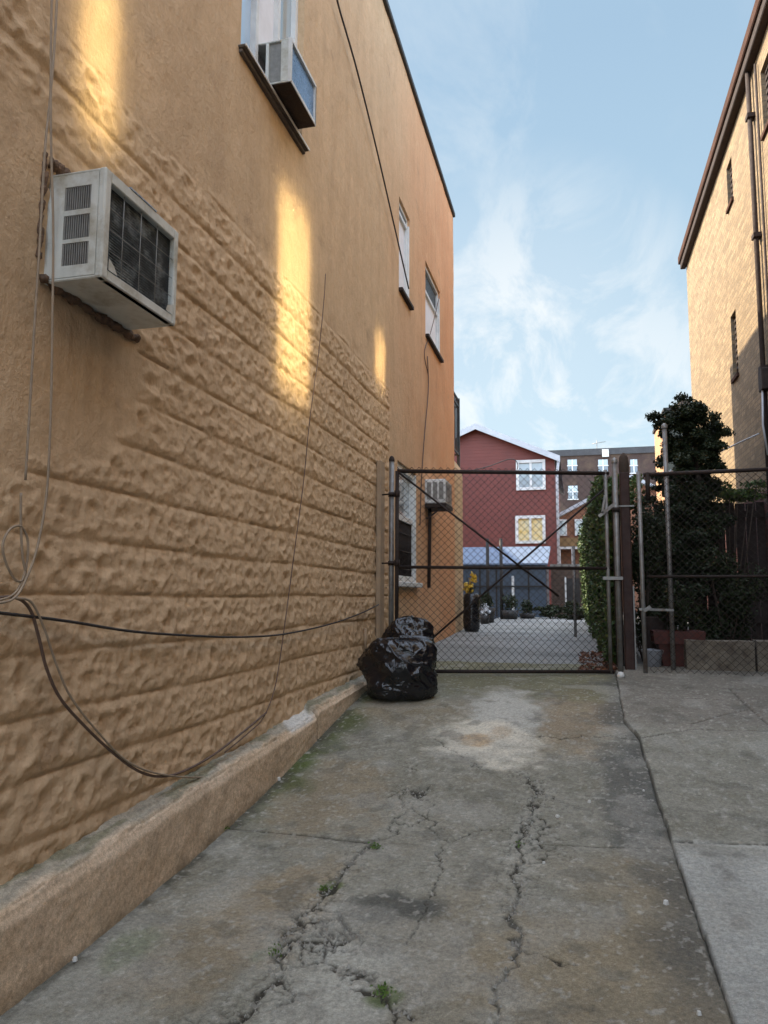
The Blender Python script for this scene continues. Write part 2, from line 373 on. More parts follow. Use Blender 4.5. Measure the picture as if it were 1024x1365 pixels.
# ------------------------------------------------------------------ ground
def cv(l): return [tuple(gp(*q)[:2]) for q in l]
CR = [ # pixel routes of the cracks turned into ground positions, with width and depth
 (cv([(307,1104),(400,1111),(490,1123)]), .011),
 (cv([(490,1126),(457,1164),(435,1186),(419,1214),(391,1235),(370,1263),(368,1306),(337,1334),(315,1361),(255,1366)]), .016),
 (cv([(490,1123),(525,1112),(528,1093),(550,1077),(577,1099),(583,1121),(605,1123)]), .008),
 (cv([(531,1075),(540,1055),(560,1062),(577,1050)]), .012),(cv([(528,1093),(545,1100),(570,1088),(577,1075),(550,1060)]), .008),
 (cv([(586,1131),(583,1181),(560,1225),(535,1262)]), .005),
 (cv([(391,1235),(419,1230),(450,1220),(462,1238),(472,1250),(440,1257),(425,1243)]), .014),(cv([(370,1263),(400,1250),(425,1262),(440,1255)]), .013),
 (cv([(435,1222),(430,1240),(445,1250)]), .012),(cv([(400,1250),(398,1270),(412,1285)]), .01),(cv([(378,1243),(388,1262),(372,1280)]), .011),
 (cv([(435,1263),(430,1280),(465,1292),(501,1301)]), .007),(cv([(370,1290),(408,1285),(430,1280)]), .007),
 (cv([(450,1288),(500,1302),(510,1312),(522,1330),(523,1345),(555,1351)]), .016),(cv([(484,1317),(506,1317),(512,1330)]), .013),(cv([(523,1345),(520,1366)]), .01),
 (cv([(370,1306),(390,1325),(375,1345)]), .006),
 (cv([(703,1033),(718,1054),(737,1066),(753,1072)]), .013),(cv([(718,1054),(708,1087),(699,1112),(687,1132),(695,1149),(689,1170),(697,1195),(677,1215),(691,1244),(687,1277),(668,1310),(662,1335),(664,1366)]), .013),
 (cv([(695,1265),(724,1277),(766,1286)]), .006),(cv([(708,1087),(725,1100),(716,1128),(735,1140),(720,1150),(695,1149)]), .010),
 (cv([(716,1128),(778,1130),(832,1132),(894,1132)]), .007),(cv([(683,979),(749,985),(815,981),(848,988)]), .008),
 (cv([(640,1025),(603,1000),(580,985)]), .005),(cv([(545,1025),(560,1030)]), .012),(cv([(605,1123),(640,1105),(672,1112)]), .005)]
EDGE = cv([(820,893),(824,913),(832,963),(853,988),(898,1133),(940,1253),(979,1365),(1010,1470)])
EDGE = [(.36,7.6)]+EDGE+[(EDGE[-1][0], 0.), (EDGE[-1][0], -3.)]
CR2 = [(cv([(853,990),(923,977),(1024,980),(1100,986)]), .008),(cv([(923,969),(997,950)]), .013),(cv([(972,921),(985,935),(1024,971)]), .014),
 (cv([(848,934),(989,938)]), .007),(cv([(898,1127),(1024,1130),(1200,1136)]), .02),(cv([(905,925),(940,931)]), .004)]
ey = np.array([q[1] for q in EDGE])[::-1]; ex = np.array([q[0] for q in EDGE])[::-1]
def blob(X, Y, c, r, rot=0, s=0, soft=.35):
    dx = X-c[0]; dy = Y-c[1]; ca_, sa_ = math.cos(rot), math.sin(rot)
    u = (dx*ca_+dy*sa_)/r[0]; v = (-dx*sa_+dy*ca_)/r[1]
    d = np.hypot(u, v)+(fbm(X, Y, 9, 4, 40+s)-.5)*1.1
    return 1-ss(1-soft, 1+soft, d)
def ground_fields(X, Y, fine=True):
    wx = X+(fbm(X, Y, 14, 3, 1)-.5)*.09+(fbm(X, Y, 60, 2, 2)-.5)*.022; wy = Y+(fbm(X, Y, 14, 3, 3)-.5)*.09+(fbm(X, Y, 60, 2, 4)-.5)*.022
    E_ = np.interp(Y, ey, ex)+(fbm(X*0, Y, 5, 3, 8)-.5)*.014
    right = X > E_
    H = G(Y)+(fbm(X, Y, 1.3, 3, 11)-.5)*.03+(fbm(X, Y, 9, 4, 12)-.5)*.010+(fbm(X, Y, 50, 3, 13)-.5)*.005
    ck = np.zeros_like(X); near = np.zeros_like(X)
    for L, cr in ((False, CR), (True, CR2)):
        for pts, w in cr:
            jt = w in (.011,.007,.02) or L
            d = segd(X if jt else wx, Y if jt else wy, pts)
            w2 = w*(.4+.9*fbm(X, Y, 11, 3, 30))*.85
            c = (1-ss(w2*.5, w2*1.3, d))*(right if L else ~right)
            ck = np.maximum(ck, c)
            if not jt: near = np.maximum(near, (1-ss(.02, .16, d))*(~right)*(.4+.6*(w > .009)))
    # shattered bits next to the wide cracks
    f1, f2, idv = vor(wx*15, wy*15, 3); sh = (1-ss(.03, .11, f2-f1))*near*(fbm(X, Y, 4, 2, 77) > .47)*.8
    ck = np.maximum(ck, sh*.8)
    zone = np.maximum(blob(X, Y, tuple(gp(425,1240)[:2]), (.16,.2), 0, 2), blob(X, Y, tuple(gp(700,1120)[:2]), (.07,.4), 0, 3))
    g1, g2, gid = vor(wx*9, wy*9, 6); ck = np.maximum(ck, (1-ss(.02, .09, g2-g1))*zone*.95)
    H = H-ck*.010+(idv-.5)*.0015*near*(~right)+(gid-.5)*.004*zone
    dE = np.abs(X-E_); eg = (1-ss(.003, .011, dE))*(.4+.6*fbm(X*0, Y, 9, 2, 9))
    H = H+np.where(right, .022, 0)-eg*(~right)*.012
    # colour: worn aggregate, rust-brown wash, patches, moss and dirt as they lie on the slab
    n1 = fbm(X, Y, 1.1, 5, 20)[...,None]; n2 = fbm(X, Y, 5, 5, 21)[...,None]; n3 = fbm(X, Y, 22, 4, 22)[...,None]
    A = lambda *c: np.array(c)
    col = A(.325,.315,.27)+(n1-.5)*.09+(n2-.5)*.13+(n3-.5)*.14
    br = ss(.44,.64,fbm(X, Y, .75, 5, 23))
    def lay(c, m): 
        nonlocal col
        m = np.clip(m,0,1)[...,None]; col = col*(1-m)+np.array(c)*1.15*(.8+.4*n2)*m
    P = lambda x, y: tuple(gp(x, y)[:2])
    lay((.29,.235,.155), br*.75*(~right))
    lay((.31,.245,.17), blob(X, Y, P(770,950), (.28,.75), 0, 1)*.85*(~right)); lay((.30,.245,.17), blob(X, Y, P(440,1060), (.35,.5), 0, 2)*.75)
    lay((.31,.255,.18), blob(X, Y, P(330,1230), (.24,.55), -.3, 3)*.85)
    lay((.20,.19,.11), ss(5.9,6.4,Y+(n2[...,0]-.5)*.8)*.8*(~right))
    lay((.50,.49,.46), blob(X, Y, P(672,948), (.26,.6), .1, 4)*.95); lay((.66,.62,.54), blob(X, Y, P(648,990), (.30,.42), .2, 5)*1.)
    lay((.46,.33,.20), blob(X, Y, P(635,985), (.12,.13), 0, 6)*.8); lay((.40,.29,.19), blob(X, Y, P(668,978), (.07,.12), 0, 9)*.5)
    lay((.11,.11,.10), blob(X, Y, P(522,1212), (.19,.12), .3, 7)*.97); lay((.47,.47,.44), blob(X, Y, P(440,1325), (.22,.3), 0, 21)*.55+zone*.35)
    lay((.14,.14,.13), blob(X, Y, P(835,1060), (.15,.75), 0, 8)*.85*(~right))
    lay((.11,.11,.105), (1-ss(.0,.20+.15*n1[...,0],(E_-X)+(n2[...,0]-.5)*.25))*(~right)*.75*ss(2.2,2.9,Y))
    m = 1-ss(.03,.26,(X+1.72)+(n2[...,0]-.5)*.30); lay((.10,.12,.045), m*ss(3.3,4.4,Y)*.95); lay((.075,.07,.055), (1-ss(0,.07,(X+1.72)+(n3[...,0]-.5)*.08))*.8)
    lay((.09,.13,.025), blob(X, Y, P(170,1262), (.09,.13), 0, 10)*.7+blob(X, Y, P(400,1015), (.10,.16), 0, 11)*.6+blob(X, Y, P(512,1323), (.05,.06), 0, 12)*.8+blob(X, Y, P(445,1180), (.04,.08), 0, 13)*.7+blob(X, Y, P(345,1272), (.03,.05), 0, 14)*.7)
    lay((.035,.03,.022), ck*.95); lay((.05,.045,.035), eg*.9)
    lay((.46,.47,.465), right*(1-ss(3.6,3.95,Y))*.7); lay((.20,.175,.155), right*ss(5.3,5.7,Y+(n2[...,0]-.5)*.3)*.6)
    lay((.5,.5,.47), right*(1-ss(.012,.03,np.abs(Y-(P(960,1130)[1]+.0))))*(fbm(X, Y, 3, 2, 50) > .35)*.6*(X > .5))
    lay((.46,.45,.42), (ss(.66,.74,fbm(X, Y, 42, 3, 60)))*.55); lay((.13,.125,.11), (ss(.60,.72,fbm(X, Y, 7, 6, 66)))*.45); lay((.40,.39,.36), (ss(.56,.70,fbm(X, Y, 3.5, 7, 67)))*.4)
    lay((.38,.37,.33), near*ss(.55,.7,fbm(X, Y, 12, 3, 61))*.5*(~right))
    return H, np.clip(col*np.array([.74,.735,.68]), .015, .8), right
xs = np.arange(-1.76, 1.9, .0062); ys = np.concatenate([np.arange(1.2, 1.9, .02), np.arange(1.9, 4.0, .0062), np.arange(4.0, 7.95, .013)])
X, Y = np.meshgrid(xs, ys, indexing='ij'); H, col, right = ground_fields(X, Y)
V = np.stack([X, Y, H], -1).reshape(-1,3); nx, ny = X.shape
I = np.arange(nx*ny).reshape(nx, ny); F_ = np.stack([I[:-1,:-1], I[1:,:-1], I[1:,1:], I[:-1,1:]], -1).reshape(-1,4)
rt = right.reshape(-1); fr = rt[F_].any(1)
def sub(Fm):
    u, inv = np.unique(Fm, return_inverse=True); return V[u], inv.reshape(Fm.shape), col.reshape(-1,3)[u]
for nm, msk in (('driveway', ~fr), ('pavement', fr)):
    v_, f_, c_ = sub(F_[msk]); structure(mesh_obj(nm, v_, f_, M['ground'], None, None, True, c_))
# yard behind the gate, pavement to the side wall, and everything behind the camera as coarser sheets
def sheet(nm, x0, x1, y0, y1, sx, sy, dz=0, mat=None, shade=1.):
    a = np.arange(x0, x1+sx*.5, sx); b = np.arange(y0, y1+sy*.5, sy); X, Y = np.meshgrid(a, b, indexing='ij')
    H, c, r = ground_fields(X, Y)
    H = G(Y)+(fbm(X, Y, 1.3, 3, 11)-.5)*.03+dz
    V = np.stack([X, Y, H], -1).reshape(-1,3); I = np.arange(X.size).reshape(X.shape)
    f = np.stack([I[:-1,:-1], I[1:,:-1], I[1:,1:], I[:-1,1:]], -1).reshape(-1,4)
    n = fbm(X, Y, .9, 5, 90)[...,None]; n2 = fbm(X, Y, 6, 4, 91)[...,None]
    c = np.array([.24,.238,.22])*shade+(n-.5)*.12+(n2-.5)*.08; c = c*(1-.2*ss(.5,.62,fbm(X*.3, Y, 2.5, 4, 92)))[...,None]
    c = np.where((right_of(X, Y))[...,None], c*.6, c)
    return structure(mesh_obj(nm, V, f, M['ground'], None, None, True, np.clip(c, .02, .6)))
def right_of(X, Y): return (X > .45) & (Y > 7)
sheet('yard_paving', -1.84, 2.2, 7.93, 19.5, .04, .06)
x_ = structure(mesh_obj('ground', [(a, b, float(G(b))-.06) for b in (-300,-10,0,1,2,3,4,5,6,7,9,12.5,20,60,500) for a in (-300,300)], [(2*i,2*i+1,2*i+3,2*i+2) for i in range(14)], M['concrete'], None, None, True))
sheet('forecourt', -1.8, 2.2, -6, 1.21, .08, .08, -.004)

# ------------------------------------------------------------------ left building
W = -1.85
YE = at(604,296,'x',W).y; ZR = 6.30
LB = thing('stucco_building', 'tan two storey building with rock faced block wall and stucco upper wall', 'building', (-6, 4, -1.3))
def rockd(Y, Z):
    nz = (fbm(Y, Z, 4, 3, 100)-.5)
    m = (1-ss(2.08,2.16,Z+nz*.12))*ss(-1.0,-.93,Z)*(1-ss(7.33,7.40,Y))
    px = 1-ss(-.04,.05,np.maximum(np.abs(Y-2.0)-(.86-.25*np.abs(Z-.95)/.45), np.abs(Z-.93)-.42)+nz*.16)
    p2 = 1-ss(-.03,.03,np.maximum(Y-2.17+nz*.05, np.maximum(.40-Z, Z-1.72)+nz*.2))
    m = m*(1-np.maximum(px, p2)*.93)
    rz = (Z+.005+(fbm(Y, Z*0, .8, 2, 101)-.5)*.02)/.213; r = np.floor(rz); t = rz-r
    off = np.where(r % 2 == 0, 0, .5); by = Y/.40+off; bi = np.floor(by); s = by-bi
    pill = np.clip(1-np.abs(2*t-1+(fbm(Y, Z*0+r, 7, 3, 109)-.5)*.10)**9, 0, 1); pv = np.clip(1-np.abs(2*s-1)**14, 0, 1)
    yw = Y+(fbm(Y, Z, 9, 2, 102)-.5)*.06; zw = Z+(fbm(Y, Z, 9, 2, 103)-.5)*.05
    ri = r.astype(np.int64); q = yw/.195+r*.37; k_ = np.floor(q); ki = k_.astype(np.int64); h1, h2, h3 = _h(ki, ri, 31), _h(ki, ri, 32), _h(ki, ri, 33)
    rr = np.hypot(((q-k_)-(.32+.36*h1))*.195, (t-(.38+.24*h2))*.213)
    cr_ = np.exp(-(rr/(.026+.018*h3))**2); rim = np.exp(-((rr-.060)/.020)**2)
    g1, g2, gi = vor(yw/.085+r*1.7, zw/.075, 12); e1, e2, ei = vor(yw/.036, zw/.033, 15)
    dim = np.sqrt(np.clip(g1/.62, 0, 1.3))
    d = pill**.8*(.0065+.005*_h(bi.astype(np.int64), ri, 4))+pill*(rim*.006*(.3+1.2*h3)-cr_*.0095*(.3+1.2*h1)+.017*(dim-.6)*(.35+1.1*gi)+.010*(e1-.4))+(t-.5)*-.008
    d = d*(.75+.25*pv)-.004+(fbm(Y, Z, 18, 4, 104)-.5)*.014*pill
    und = (fbm(Y, Z, 1.1, 3, 105)-.5)*.022+(fbm(Y, Z, 7, 3, 106)-.5)*.007
    return m*d*.76+und
# openings (y0,y1,z0,z1)
HOLES = [(3.72,4.74,3.22,4.75),(7.80,8.36,3.44,4.53),(9.33,10.44,3.44,4.46),(7.76,8.76,.15,1.47),(9.28,9.82,1.16,1.50)]
def wallgrid(ys, zs, holes, disp=True, X0=W):
    Y, Z = np.meshgrid(ys, zs, indexing='ij'); D = rockd(Y, Z) if disp else Y*0
    for h in holes:
        e = np.maximum(np.maximum(h[0]-Y, Y-h[1]), np.maximum(h[2]-Z, Z-h[3])); D = D*ss(0,.04,e)
    P = np.stack([X0+D, Y, Z], -1)
    yc = (Y[:-1,:-1]+Y[1:,1:])/2; zc = (Z[:-1,:-1]+Z[1:,1:])/2; keep = np.ones(yc.shape, bool)
    for h in holes: keep &= ~((yc > h[0])&(yc < h[1])&(zc > h[2])&(zc < h[3]))
    return P, keep
def gridmesh(P, keep):
    a, b, _ = P.shape; I = np.arange(a*b).reshape(a, b); f = np.stack([I[:-1,:-1], I[1:,:-1], I[1:,1:], I[:-1,1:]], -1)[keep]
    u, inv = np.unique(f, return_inverse=True); return P.reshape(-1,3)[u], inv.reshape(f.shape)
def lines(a, b, st, extra):
    l = list(np.arange(a, b, st))+[b]; ex_ = [e for e in extra if a < e < b]; ex_ = sorted(set(ex_)); ex_ = [e for i, e in enumerate(ex_) if i == 0 or e-ex_[i-1] > 1e-4]
    l = [q for q in l if all(abs(q-e) > st*.45 for e in ex_)]+ex_; return np.array(sorted(l))
ysf = lines(1.3, 7.42, .0095, [h[i] for h in HOLES for i in (0,1)]); zsf = np.arange(-1.0, 2.25, .0095); zsf[-1] = 2.25
P, k = wallgrid(ysf, zsf, []); v1, f1_ = gridmesh(P, k)
ys2 = lines(1.3, YE, .045, [7.42]+[h[i] for h in HOLES for i in (0,1)]); zs2 = lines(2.25, ZR, .045, [h[i] for h in HOLES for i in (2,3)])
P, k = wallgrid(ys2, zs2, HOLES); v2, f2_ = gridmesh(P, k)
ys3 = lines(7.42, YE, .045, [h[i] for h in HOLES for i in (0,1)]); zs3 = lines(-1.0, 2.25, .045, [h[i] for h in HOLES for i in (2,3)])
P, k = wallgrid(ys3, zs3, HOLES); v3, f3_ = gridmesh(P, k)
VV = np.concatenate([v1, v2, v3]); FF = np.concatenate([f1_, f2_+len(v1), f3_+len(v1)+len(v2)])
mesh_obj('wall', VV, FF, M['stucco'], LB, None, True)
mb = MB()
for h in HOLES:   # reveals
    d = .13
    mb.add([(W,h[0],h[2]),(W-d,h[0],h[2]),(W-d,h[0],h[3]),(W,h[0],h[3])], [(0,1,2,3)]); mb.add([(W,h[1],h[2]),(W-d,h[1],h[2]),(W-d,h[1],h[3]),(W,h[1],h[3])], [(3,2,1,0)])
    mb.add([(W,h[0],h[3]),(W-d,h[0],h[3]),(W-d,h[1],h[3]),(W,h[1],h[3])], [(0,1,2,3)]); mb.add([(W,h[0],h[2]),(W-d,h[0],h[2]),(W-d,h[1],h[2]),(W,h[1],h[2])], [(3,2,1,0)])
build_split(mb, 'reveal', M['stucco'], LB)
mb = MB(); mb.box(-14, W-.16, -8, YE, -1.4, ZR-.25)      # inner mass
mb.add([(W,-8,-1.4),(W,1.3,-1.4),(W,1.3,ZR),(W,-8,ZR)], [(0,1,2,3)])
mb.add([(W,YE,-1.4),(-14,YE+.002,-1.4),(-14,YE+.002,ZR),(W,YE,ZR)], [(0,1,2,3)])
mb.add([(W,1.3,-1.4),(W,YE,-1.4),(W,YE,-.99),(W,1.3,-.99)], [(0,1,2,3)])
mb.build('rear_wall', M['stucco'], LB)
mb = MB(); mb.box(W-.30, W+.035, -8, YE+.03, ZR, ZR+.07, .008); mb.box(-14, W-.3, YE-.3, YE+.03, ZR, ZR+.07)
mb.build('roof_edge', M['trimdark'], LB)
# footing ledge with rough top, built as a swept section
def ltop(y): return np.interp(y, [-6,0,2.16,3.04,4.9,4.98,6.63,7.5],[-1.02,-.99,-.95,-.885,-.79,-.745,-.69,-.67])
ysl = np.arange(1.0, 7.2, .012); sec = np.linspace(0, 1, 60)
Yl, S = np.meshgrid(ysl, sec, indexing='ij'); tp = ltop(Yl); bot = G(Yl)-.05; wd = .115
u = S*1.0
kx = np.where(u < .38, u/.38, 1.); kz = np.where(u < .38, 0, (u-.38)/.62)
Xl = W+.0+wd*kx; Zl = tp*(1-kz)+bot*kz-.03*kx*(1-kz)
rnd = 1-ss(0,.10,np.abs(u-.38)); nl = fbm(Yl, S*.6, 8, 4, 120)-.5; nl2 = fbm(Yl, S*.6, 40, 3, 121)-.5
Xl = Xl-rnd*.014+(nl*.012+nl2*.003)*np.clip(kx*2,0,1)+.004*kz; Zl = Zl-rnd*.010+np.where(u < .38, nl*.02+nl2*.012, 0)
jn = 1-ss(.0,.018,np.abs(Yl-4.94)); Xl = Xl-jn*.02*kx
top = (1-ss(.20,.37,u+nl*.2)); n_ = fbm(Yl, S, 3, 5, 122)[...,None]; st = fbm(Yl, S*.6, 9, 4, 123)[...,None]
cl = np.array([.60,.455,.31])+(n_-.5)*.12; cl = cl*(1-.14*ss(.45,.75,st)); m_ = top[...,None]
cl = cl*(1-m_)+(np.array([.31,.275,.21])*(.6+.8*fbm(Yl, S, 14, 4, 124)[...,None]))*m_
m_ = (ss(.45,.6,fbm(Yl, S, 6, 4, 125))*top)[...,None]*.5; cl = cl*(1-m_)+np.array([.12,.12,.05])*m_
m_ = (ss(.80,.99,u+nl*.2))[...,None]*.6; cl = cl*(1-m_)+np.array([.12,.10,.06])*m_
m_ = (ss(5.0,6.4,Yl+nl)*ss(.5,.8,u))[...,None]*.5; cl = cl*(1-m_)+np.array([.17,.16,.07])*m_
m_ = ((1-ss(.15,.25,np.abs(Yl-4.72)+nl*.15))*(1-ss(.38,.45,u)))[...,None]*.85; cl = cl*(1-m_)+np.array([.62,.60,.55])*m_
m_ = (jn*kx)[...,None]*.7; cl = cl*(1-m_)+np.array([.10,.08,.05])*m_
I = np.arange(Yl.size).reshape(Yl.shape); f = np.stack([I[:-1,:-1], I[1:,:-1], I[1:,1:], I[:-1,1:]], -1).reshape(-1,4)[:, ::-1]
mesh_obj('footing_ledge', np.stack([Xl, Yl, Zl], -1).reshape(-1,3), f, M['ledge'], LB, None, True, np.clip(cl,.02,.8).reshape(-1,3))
# vertical plaster pilaster/boards at the change of wall
# windows -----------------------------------------------------------
def frame_yz(mb, x, y0, y1, z0, z1, w, d):
    mb.box(x-d/2, x+d/2, y0, y0+w, z0, z1); mb.box(x-d/2, x+d/2, y1-w, y1, z0, z1)
    mb.box(x-d/2-.001, x+d/2+.001, y0+w, y1-w, z0, z0+w); mb.box(x-d/2-.001, x+d/2+.001, y0+w, y1-w, z1-w, z1)
# upper near window
h = HOLES[0]; mb = MB(); frame_yz(mb, W-.08, h[0], h[1], h[2], h[3], .045, .06); mb.box(W-.11, W-.045, 4.02, 4.06, h[2]+.045, h[3]-.045)
mb.box(W-.10, W-.05, 4.38, 4.42, h[2]+.045, h[3]-.045)
w = mb.build('window', M['white'], LB)
MB().add([(W-.085,h[0]+.04,h[2]),(W-.085,4.03,h[2]),(W-.085,4.03,h[3]),(W-.085,h[0]+.04,h[3])], [(0,1,2,3)]).build('pane', M['skyglass'], w)
MB().add([(W-.085,4.41,h[2]),(W-.085,h[1]-.03,h[2]),(W-.085,h[1]-.03,h[3]),(W-.085,4.41,h[3])], [(0,1,2,3)]).build('pane', M['glasslight'], w)
MB().box(W-.10, W-.085, 4.05, 4.39, h[2], h[3]).build('blind', M['curtain'], w)
mb = MB(); mb.box(W-.13, W+.045, h[0]-.03, h[1]+.03, h[2]-.02, h[2]+.0, .006); mb.box(W-.02, W+.022, h[0]-.02, h[1]+.02, h[2]-.045, h[2]-.021, .004); mb.build('sill', M['sillgrey'], w)
MB().box(W+.0455, W+.052, h[0]-.03, h[1]+.03, h[2]-.018, h[2]-.004).build('sill_lip', M['white'], w)
for h, lower in ((HOLES[1], False), (HOLES[2], True)):
    mb = MB(); frame_yz(mb, W-.055, h[0], h[1], h[2], h[3], .045, .05); mb.box(W-.03, W-.004, h[1]-.03, h[1], h[2]+.001, h[3]-.10)
    zm = h[3]-.36 if lower else h[3]-.12
    mb.box(W-.07, W-.03, h[0]+.045, h[1]-.045, zm-.02, zm+.02); w = mb.build('window', M['white'], LB)
    MB().box(W-.07, W-.06, h[0]+.04, h[1]-.04, h[2]+.04, zm).build('blind', M['curtain'], w)
    MB().box(W-.07, W-.06, h[0]+.04, h[1]-.04, zm+.001, h[3]-.04).build('pane', M['black'], w)  # black band paints the shaded underside of the opening's head
    MB().box(W-.05, W+.05, h[0]-.02, h[1]+.03, h[2]-.045, h[2]-.003, .005).build('sill', M['rust'], w)
h = HOLES[3]; mb = MB(); frame_yz(mb, W-.06, h[0], h[1], h[2], h[3], .07, .06); mb.box(W-.09, W-.03, h[0]+.07, h[1]-.07, .84, .90); mb.box(W-.03, W-.004, h[1]-.05, h[1], h[2]+.001, h[3]-.02)
w = mb.build('window', M['white'], LB)
MB().box(W-.085, W-.075, h[0]+.06, h[1]-.06, .90, h[3]-.06).build('pane', M['glasslight'], w)
MB().box(W-.085, W-.07, h[0]+.06, h[1]-.06, h[2]+.06, .84).build('pane', M['glass'], w)
mb = MB()
for q in np.arange(h[0]+.09, h[1]-.07, .055): mb.tube([(W-.05,q,h[2]+.05),(W-.05,q,.86)], .006, 5)
for q in (.3,.5,.7): mb.tube([(W-.042,h[0]+.06,q),(W-.042,h[1]-.06,q)], .006, 5)
mb.build('guard_grille', M['rust'], w)
MB().box(W-.03, W+.07, h[0]-.03, h[1]+.04, h[2]-.055, h[2]-.002, .006).build('sill', M['white'], w)
MB().box(W-.12, W-.11, HOLES[4][0], HOLES[4][1], HOLES[4][2], HOLES[4][3]).build('shaft_backing', M['black'], LB)
# rear one-storey extension with roof railing
ex1 = at(617,740,'x',W).y; ext = thing('rear_extension', 'single storey tan rear extension with flared top edge behind the tall stucco building', 'extension', (-4, 12, -.56))
mb = MB(); mb.box(-9, W+.004, YE+.01, ex1, -.7, 2.02)
mb.add([(W+.004,YE+.01,2.02),(W+.004,ex1,2.02),(W-.0,ex1-.02,2.14),(W-.10,YE+.012,2.30),(-9,YE+.012,2.30),(-9,ex1-.02,2.14)], [(0,1,2,3),(3,2,5,4)])
mb.build('wall', M['stucco'], ext)
rl = thing('roof_railing', 'black metal railing on top of the rear extension', 'railing', (W-.1, 12, 2.2)); mb = MB()
r0 = YE+.06; r1 = ex1-.02; zb, zt = 2.42, 3.38
for z in (zb, zt, zt-.12): mb.bar((W-.06,r0,z), (W-.06,r1,z), .03, .03); mb.bar((W-.075,r1,z), (-6,r1,z), .03, .03)
mb.build('rail', M['black'], rl); mb = MB()
for q in np.linspace(r0, r1, 7): mb.box(W-.068, W-.052, q-.008, q+.008, zb-.02, zt)
for q in np.arange(-6, W-.1, .11): mb.box(q-.008, q+.008, r1-.008, r1+.008, zb-.02, zt)
mb.build('baluster', M['black'], rl); mb = MB()
mb.box(W-.085, W-.035, r1-.025, r1+.025, 2.12, zt+.03); mb.box(W-.085, W-.035, r0-.025, r0+.025, 2.28, zt+.03); build_split(mb, 'post', M['black'], rl)
MB().add([(W-.12,r0,zb+.05),(W-.12,r1-.05,zb+.05),(W-.12,r1-.05,zt-.15),(W-.12,r0,zt-.15)], [(0,1,2,3)]).build('screen', M['glasslight'], rl)

# ------------------------------------------------------------------ air conditioners
def louver(mb, x0, x1, y, z0, z1, n):
    for i in range(n):
        a = x0+(x1-x0)*(i+.5)/n; mb.box(a-(x1-x0)/n*.22, a+(x1-x0)/n*.22, y-.004, y+.003, z0, z1)
a0 = at(137,368,'x',-1.605); X0, X1, Y0, Y1, ZB, ZT = W-.1, -1.605, 2.195, 2.70, 1.12, 1.535
ac = thing('air_conditioner', 'large weathered white air conditioner sticking out of the block wall at upper left', 'air conditioner', (-1.75, 2.45, ZB))
mb = MB(); t = .012
mb.box(X0, X1, Y0+.0, Y1, ZB, ZB+t, .004); mb.box(X0, X1-.03, Y0+.001, Y1-.001, ZT-t, ZT, .004); mb.box(X0, X1-.004, Y1-t, Y1, ZB+t, ZT-t)
hs = [(-1.775,-1.665,ZB+.265,ZB+.355),(-1.775,-1.665,ZB+.155,ZB+.245),(-1.775,-1.665,ZB+.055,ZB+.14)]
ztop = [ZB+t]+[q for a in sorted(hs, key=lambda q: q[2]) for q in (a[2], a[3])]+[ZT-t]
mb.box(X0, -1.775, Y0, Y0+t, ZB+t, ZT-t); mb.box(-1.665, X1-.03, Y0, Y0+t, ZB+t, ZT-t)
for i in range(0, len(ztop), 2): mb.box(-1.775, -1.665, Y0, Y0+t, ztop[i], ztop[i+1])
mb.box(-1.63, -1.628, Y0-.002, Y0, ZB+.01, ZT-.01)
mb.build('casing', M['ac'], ac)
mb = MB()
for a in hs: louver(mb, a[0], a[1], Y0+.006, a[2], a[3], 12); mb.box(a[0], a[1], Y0+.02, Y0+.022, a[2], a[3])
build_split(mb, 'side_louver', M['acgrey'], ac)
mb = MB(); fx = X1-.03; mb.box(fx, X1, Y0-.003, Y0+.036, ZB, ZT, .006); mb.box(fx, X1, Y1-.026, Y1+.003, ZB, ZT, .006); mb.box(fx, X1-.0015, Y0+.036, Y1-.026, ZB+.0, ZB+.04, .004); mb.box(fx, X1-.0015, Y0+.036, Y1-.026, ZT-.045, ZT, .004)
mb.add([(X1+.001,Y0+.036,ZB+.04),(X1+.001,Y0+.09,ZB+.04),(X1+.001,Y0+.07,ZB+.065),(X1+.001,Y0+.036,ZB+.085)], [(0,1,2,3)]); mb.add([(X1+.001,Y1-.026,ZB+.04),(X1+.001,Y1-.026,ZB+.085),(X1+.001,Y1-.07,ZB+.065),(X1+.001,Y1-.08,ZB+.04)], [(0,1,2,3)])
mb.build('rear_frame', M['ac'], ac)
mb = MB(); mb.box(X1-.05, X1-.028, Y0+.03, Y1-.02, ZB+.03, ZT-.04)
for q in np.arange(ZB+.05, ZT-.05, .011): mb.box(X1-.028, X1-.024, Y0+.036, Y1-.026, q, q+.005)
mb.build('condenser_coil', M['coil'], ac)
mb = MB()
for q in (.13,.245,.36): mb.tube([(X1-.012,Y0+q,ZB+.03),(X1-.012,Y0+q,ZT-.04)], .0018, 6)
for q in (.12,.2,.28): mb.tube([(X1-.010,Y0+.03,ZB+q),(X1-.010,Y1-.02,ZB+q)], .0015, 6)
mb.build('wire_guard', M['acgrey'], ac)
mb = MB(); mb.box(X1-.03, X1+.001, Y0+.15, Y0+.33, ZT-.002, ZT+.004); mb.build('faded_sticker', basic('faded_blue_print', (.12,.2,.33), (.5,.55,.56), 40, .6, 0), ac)
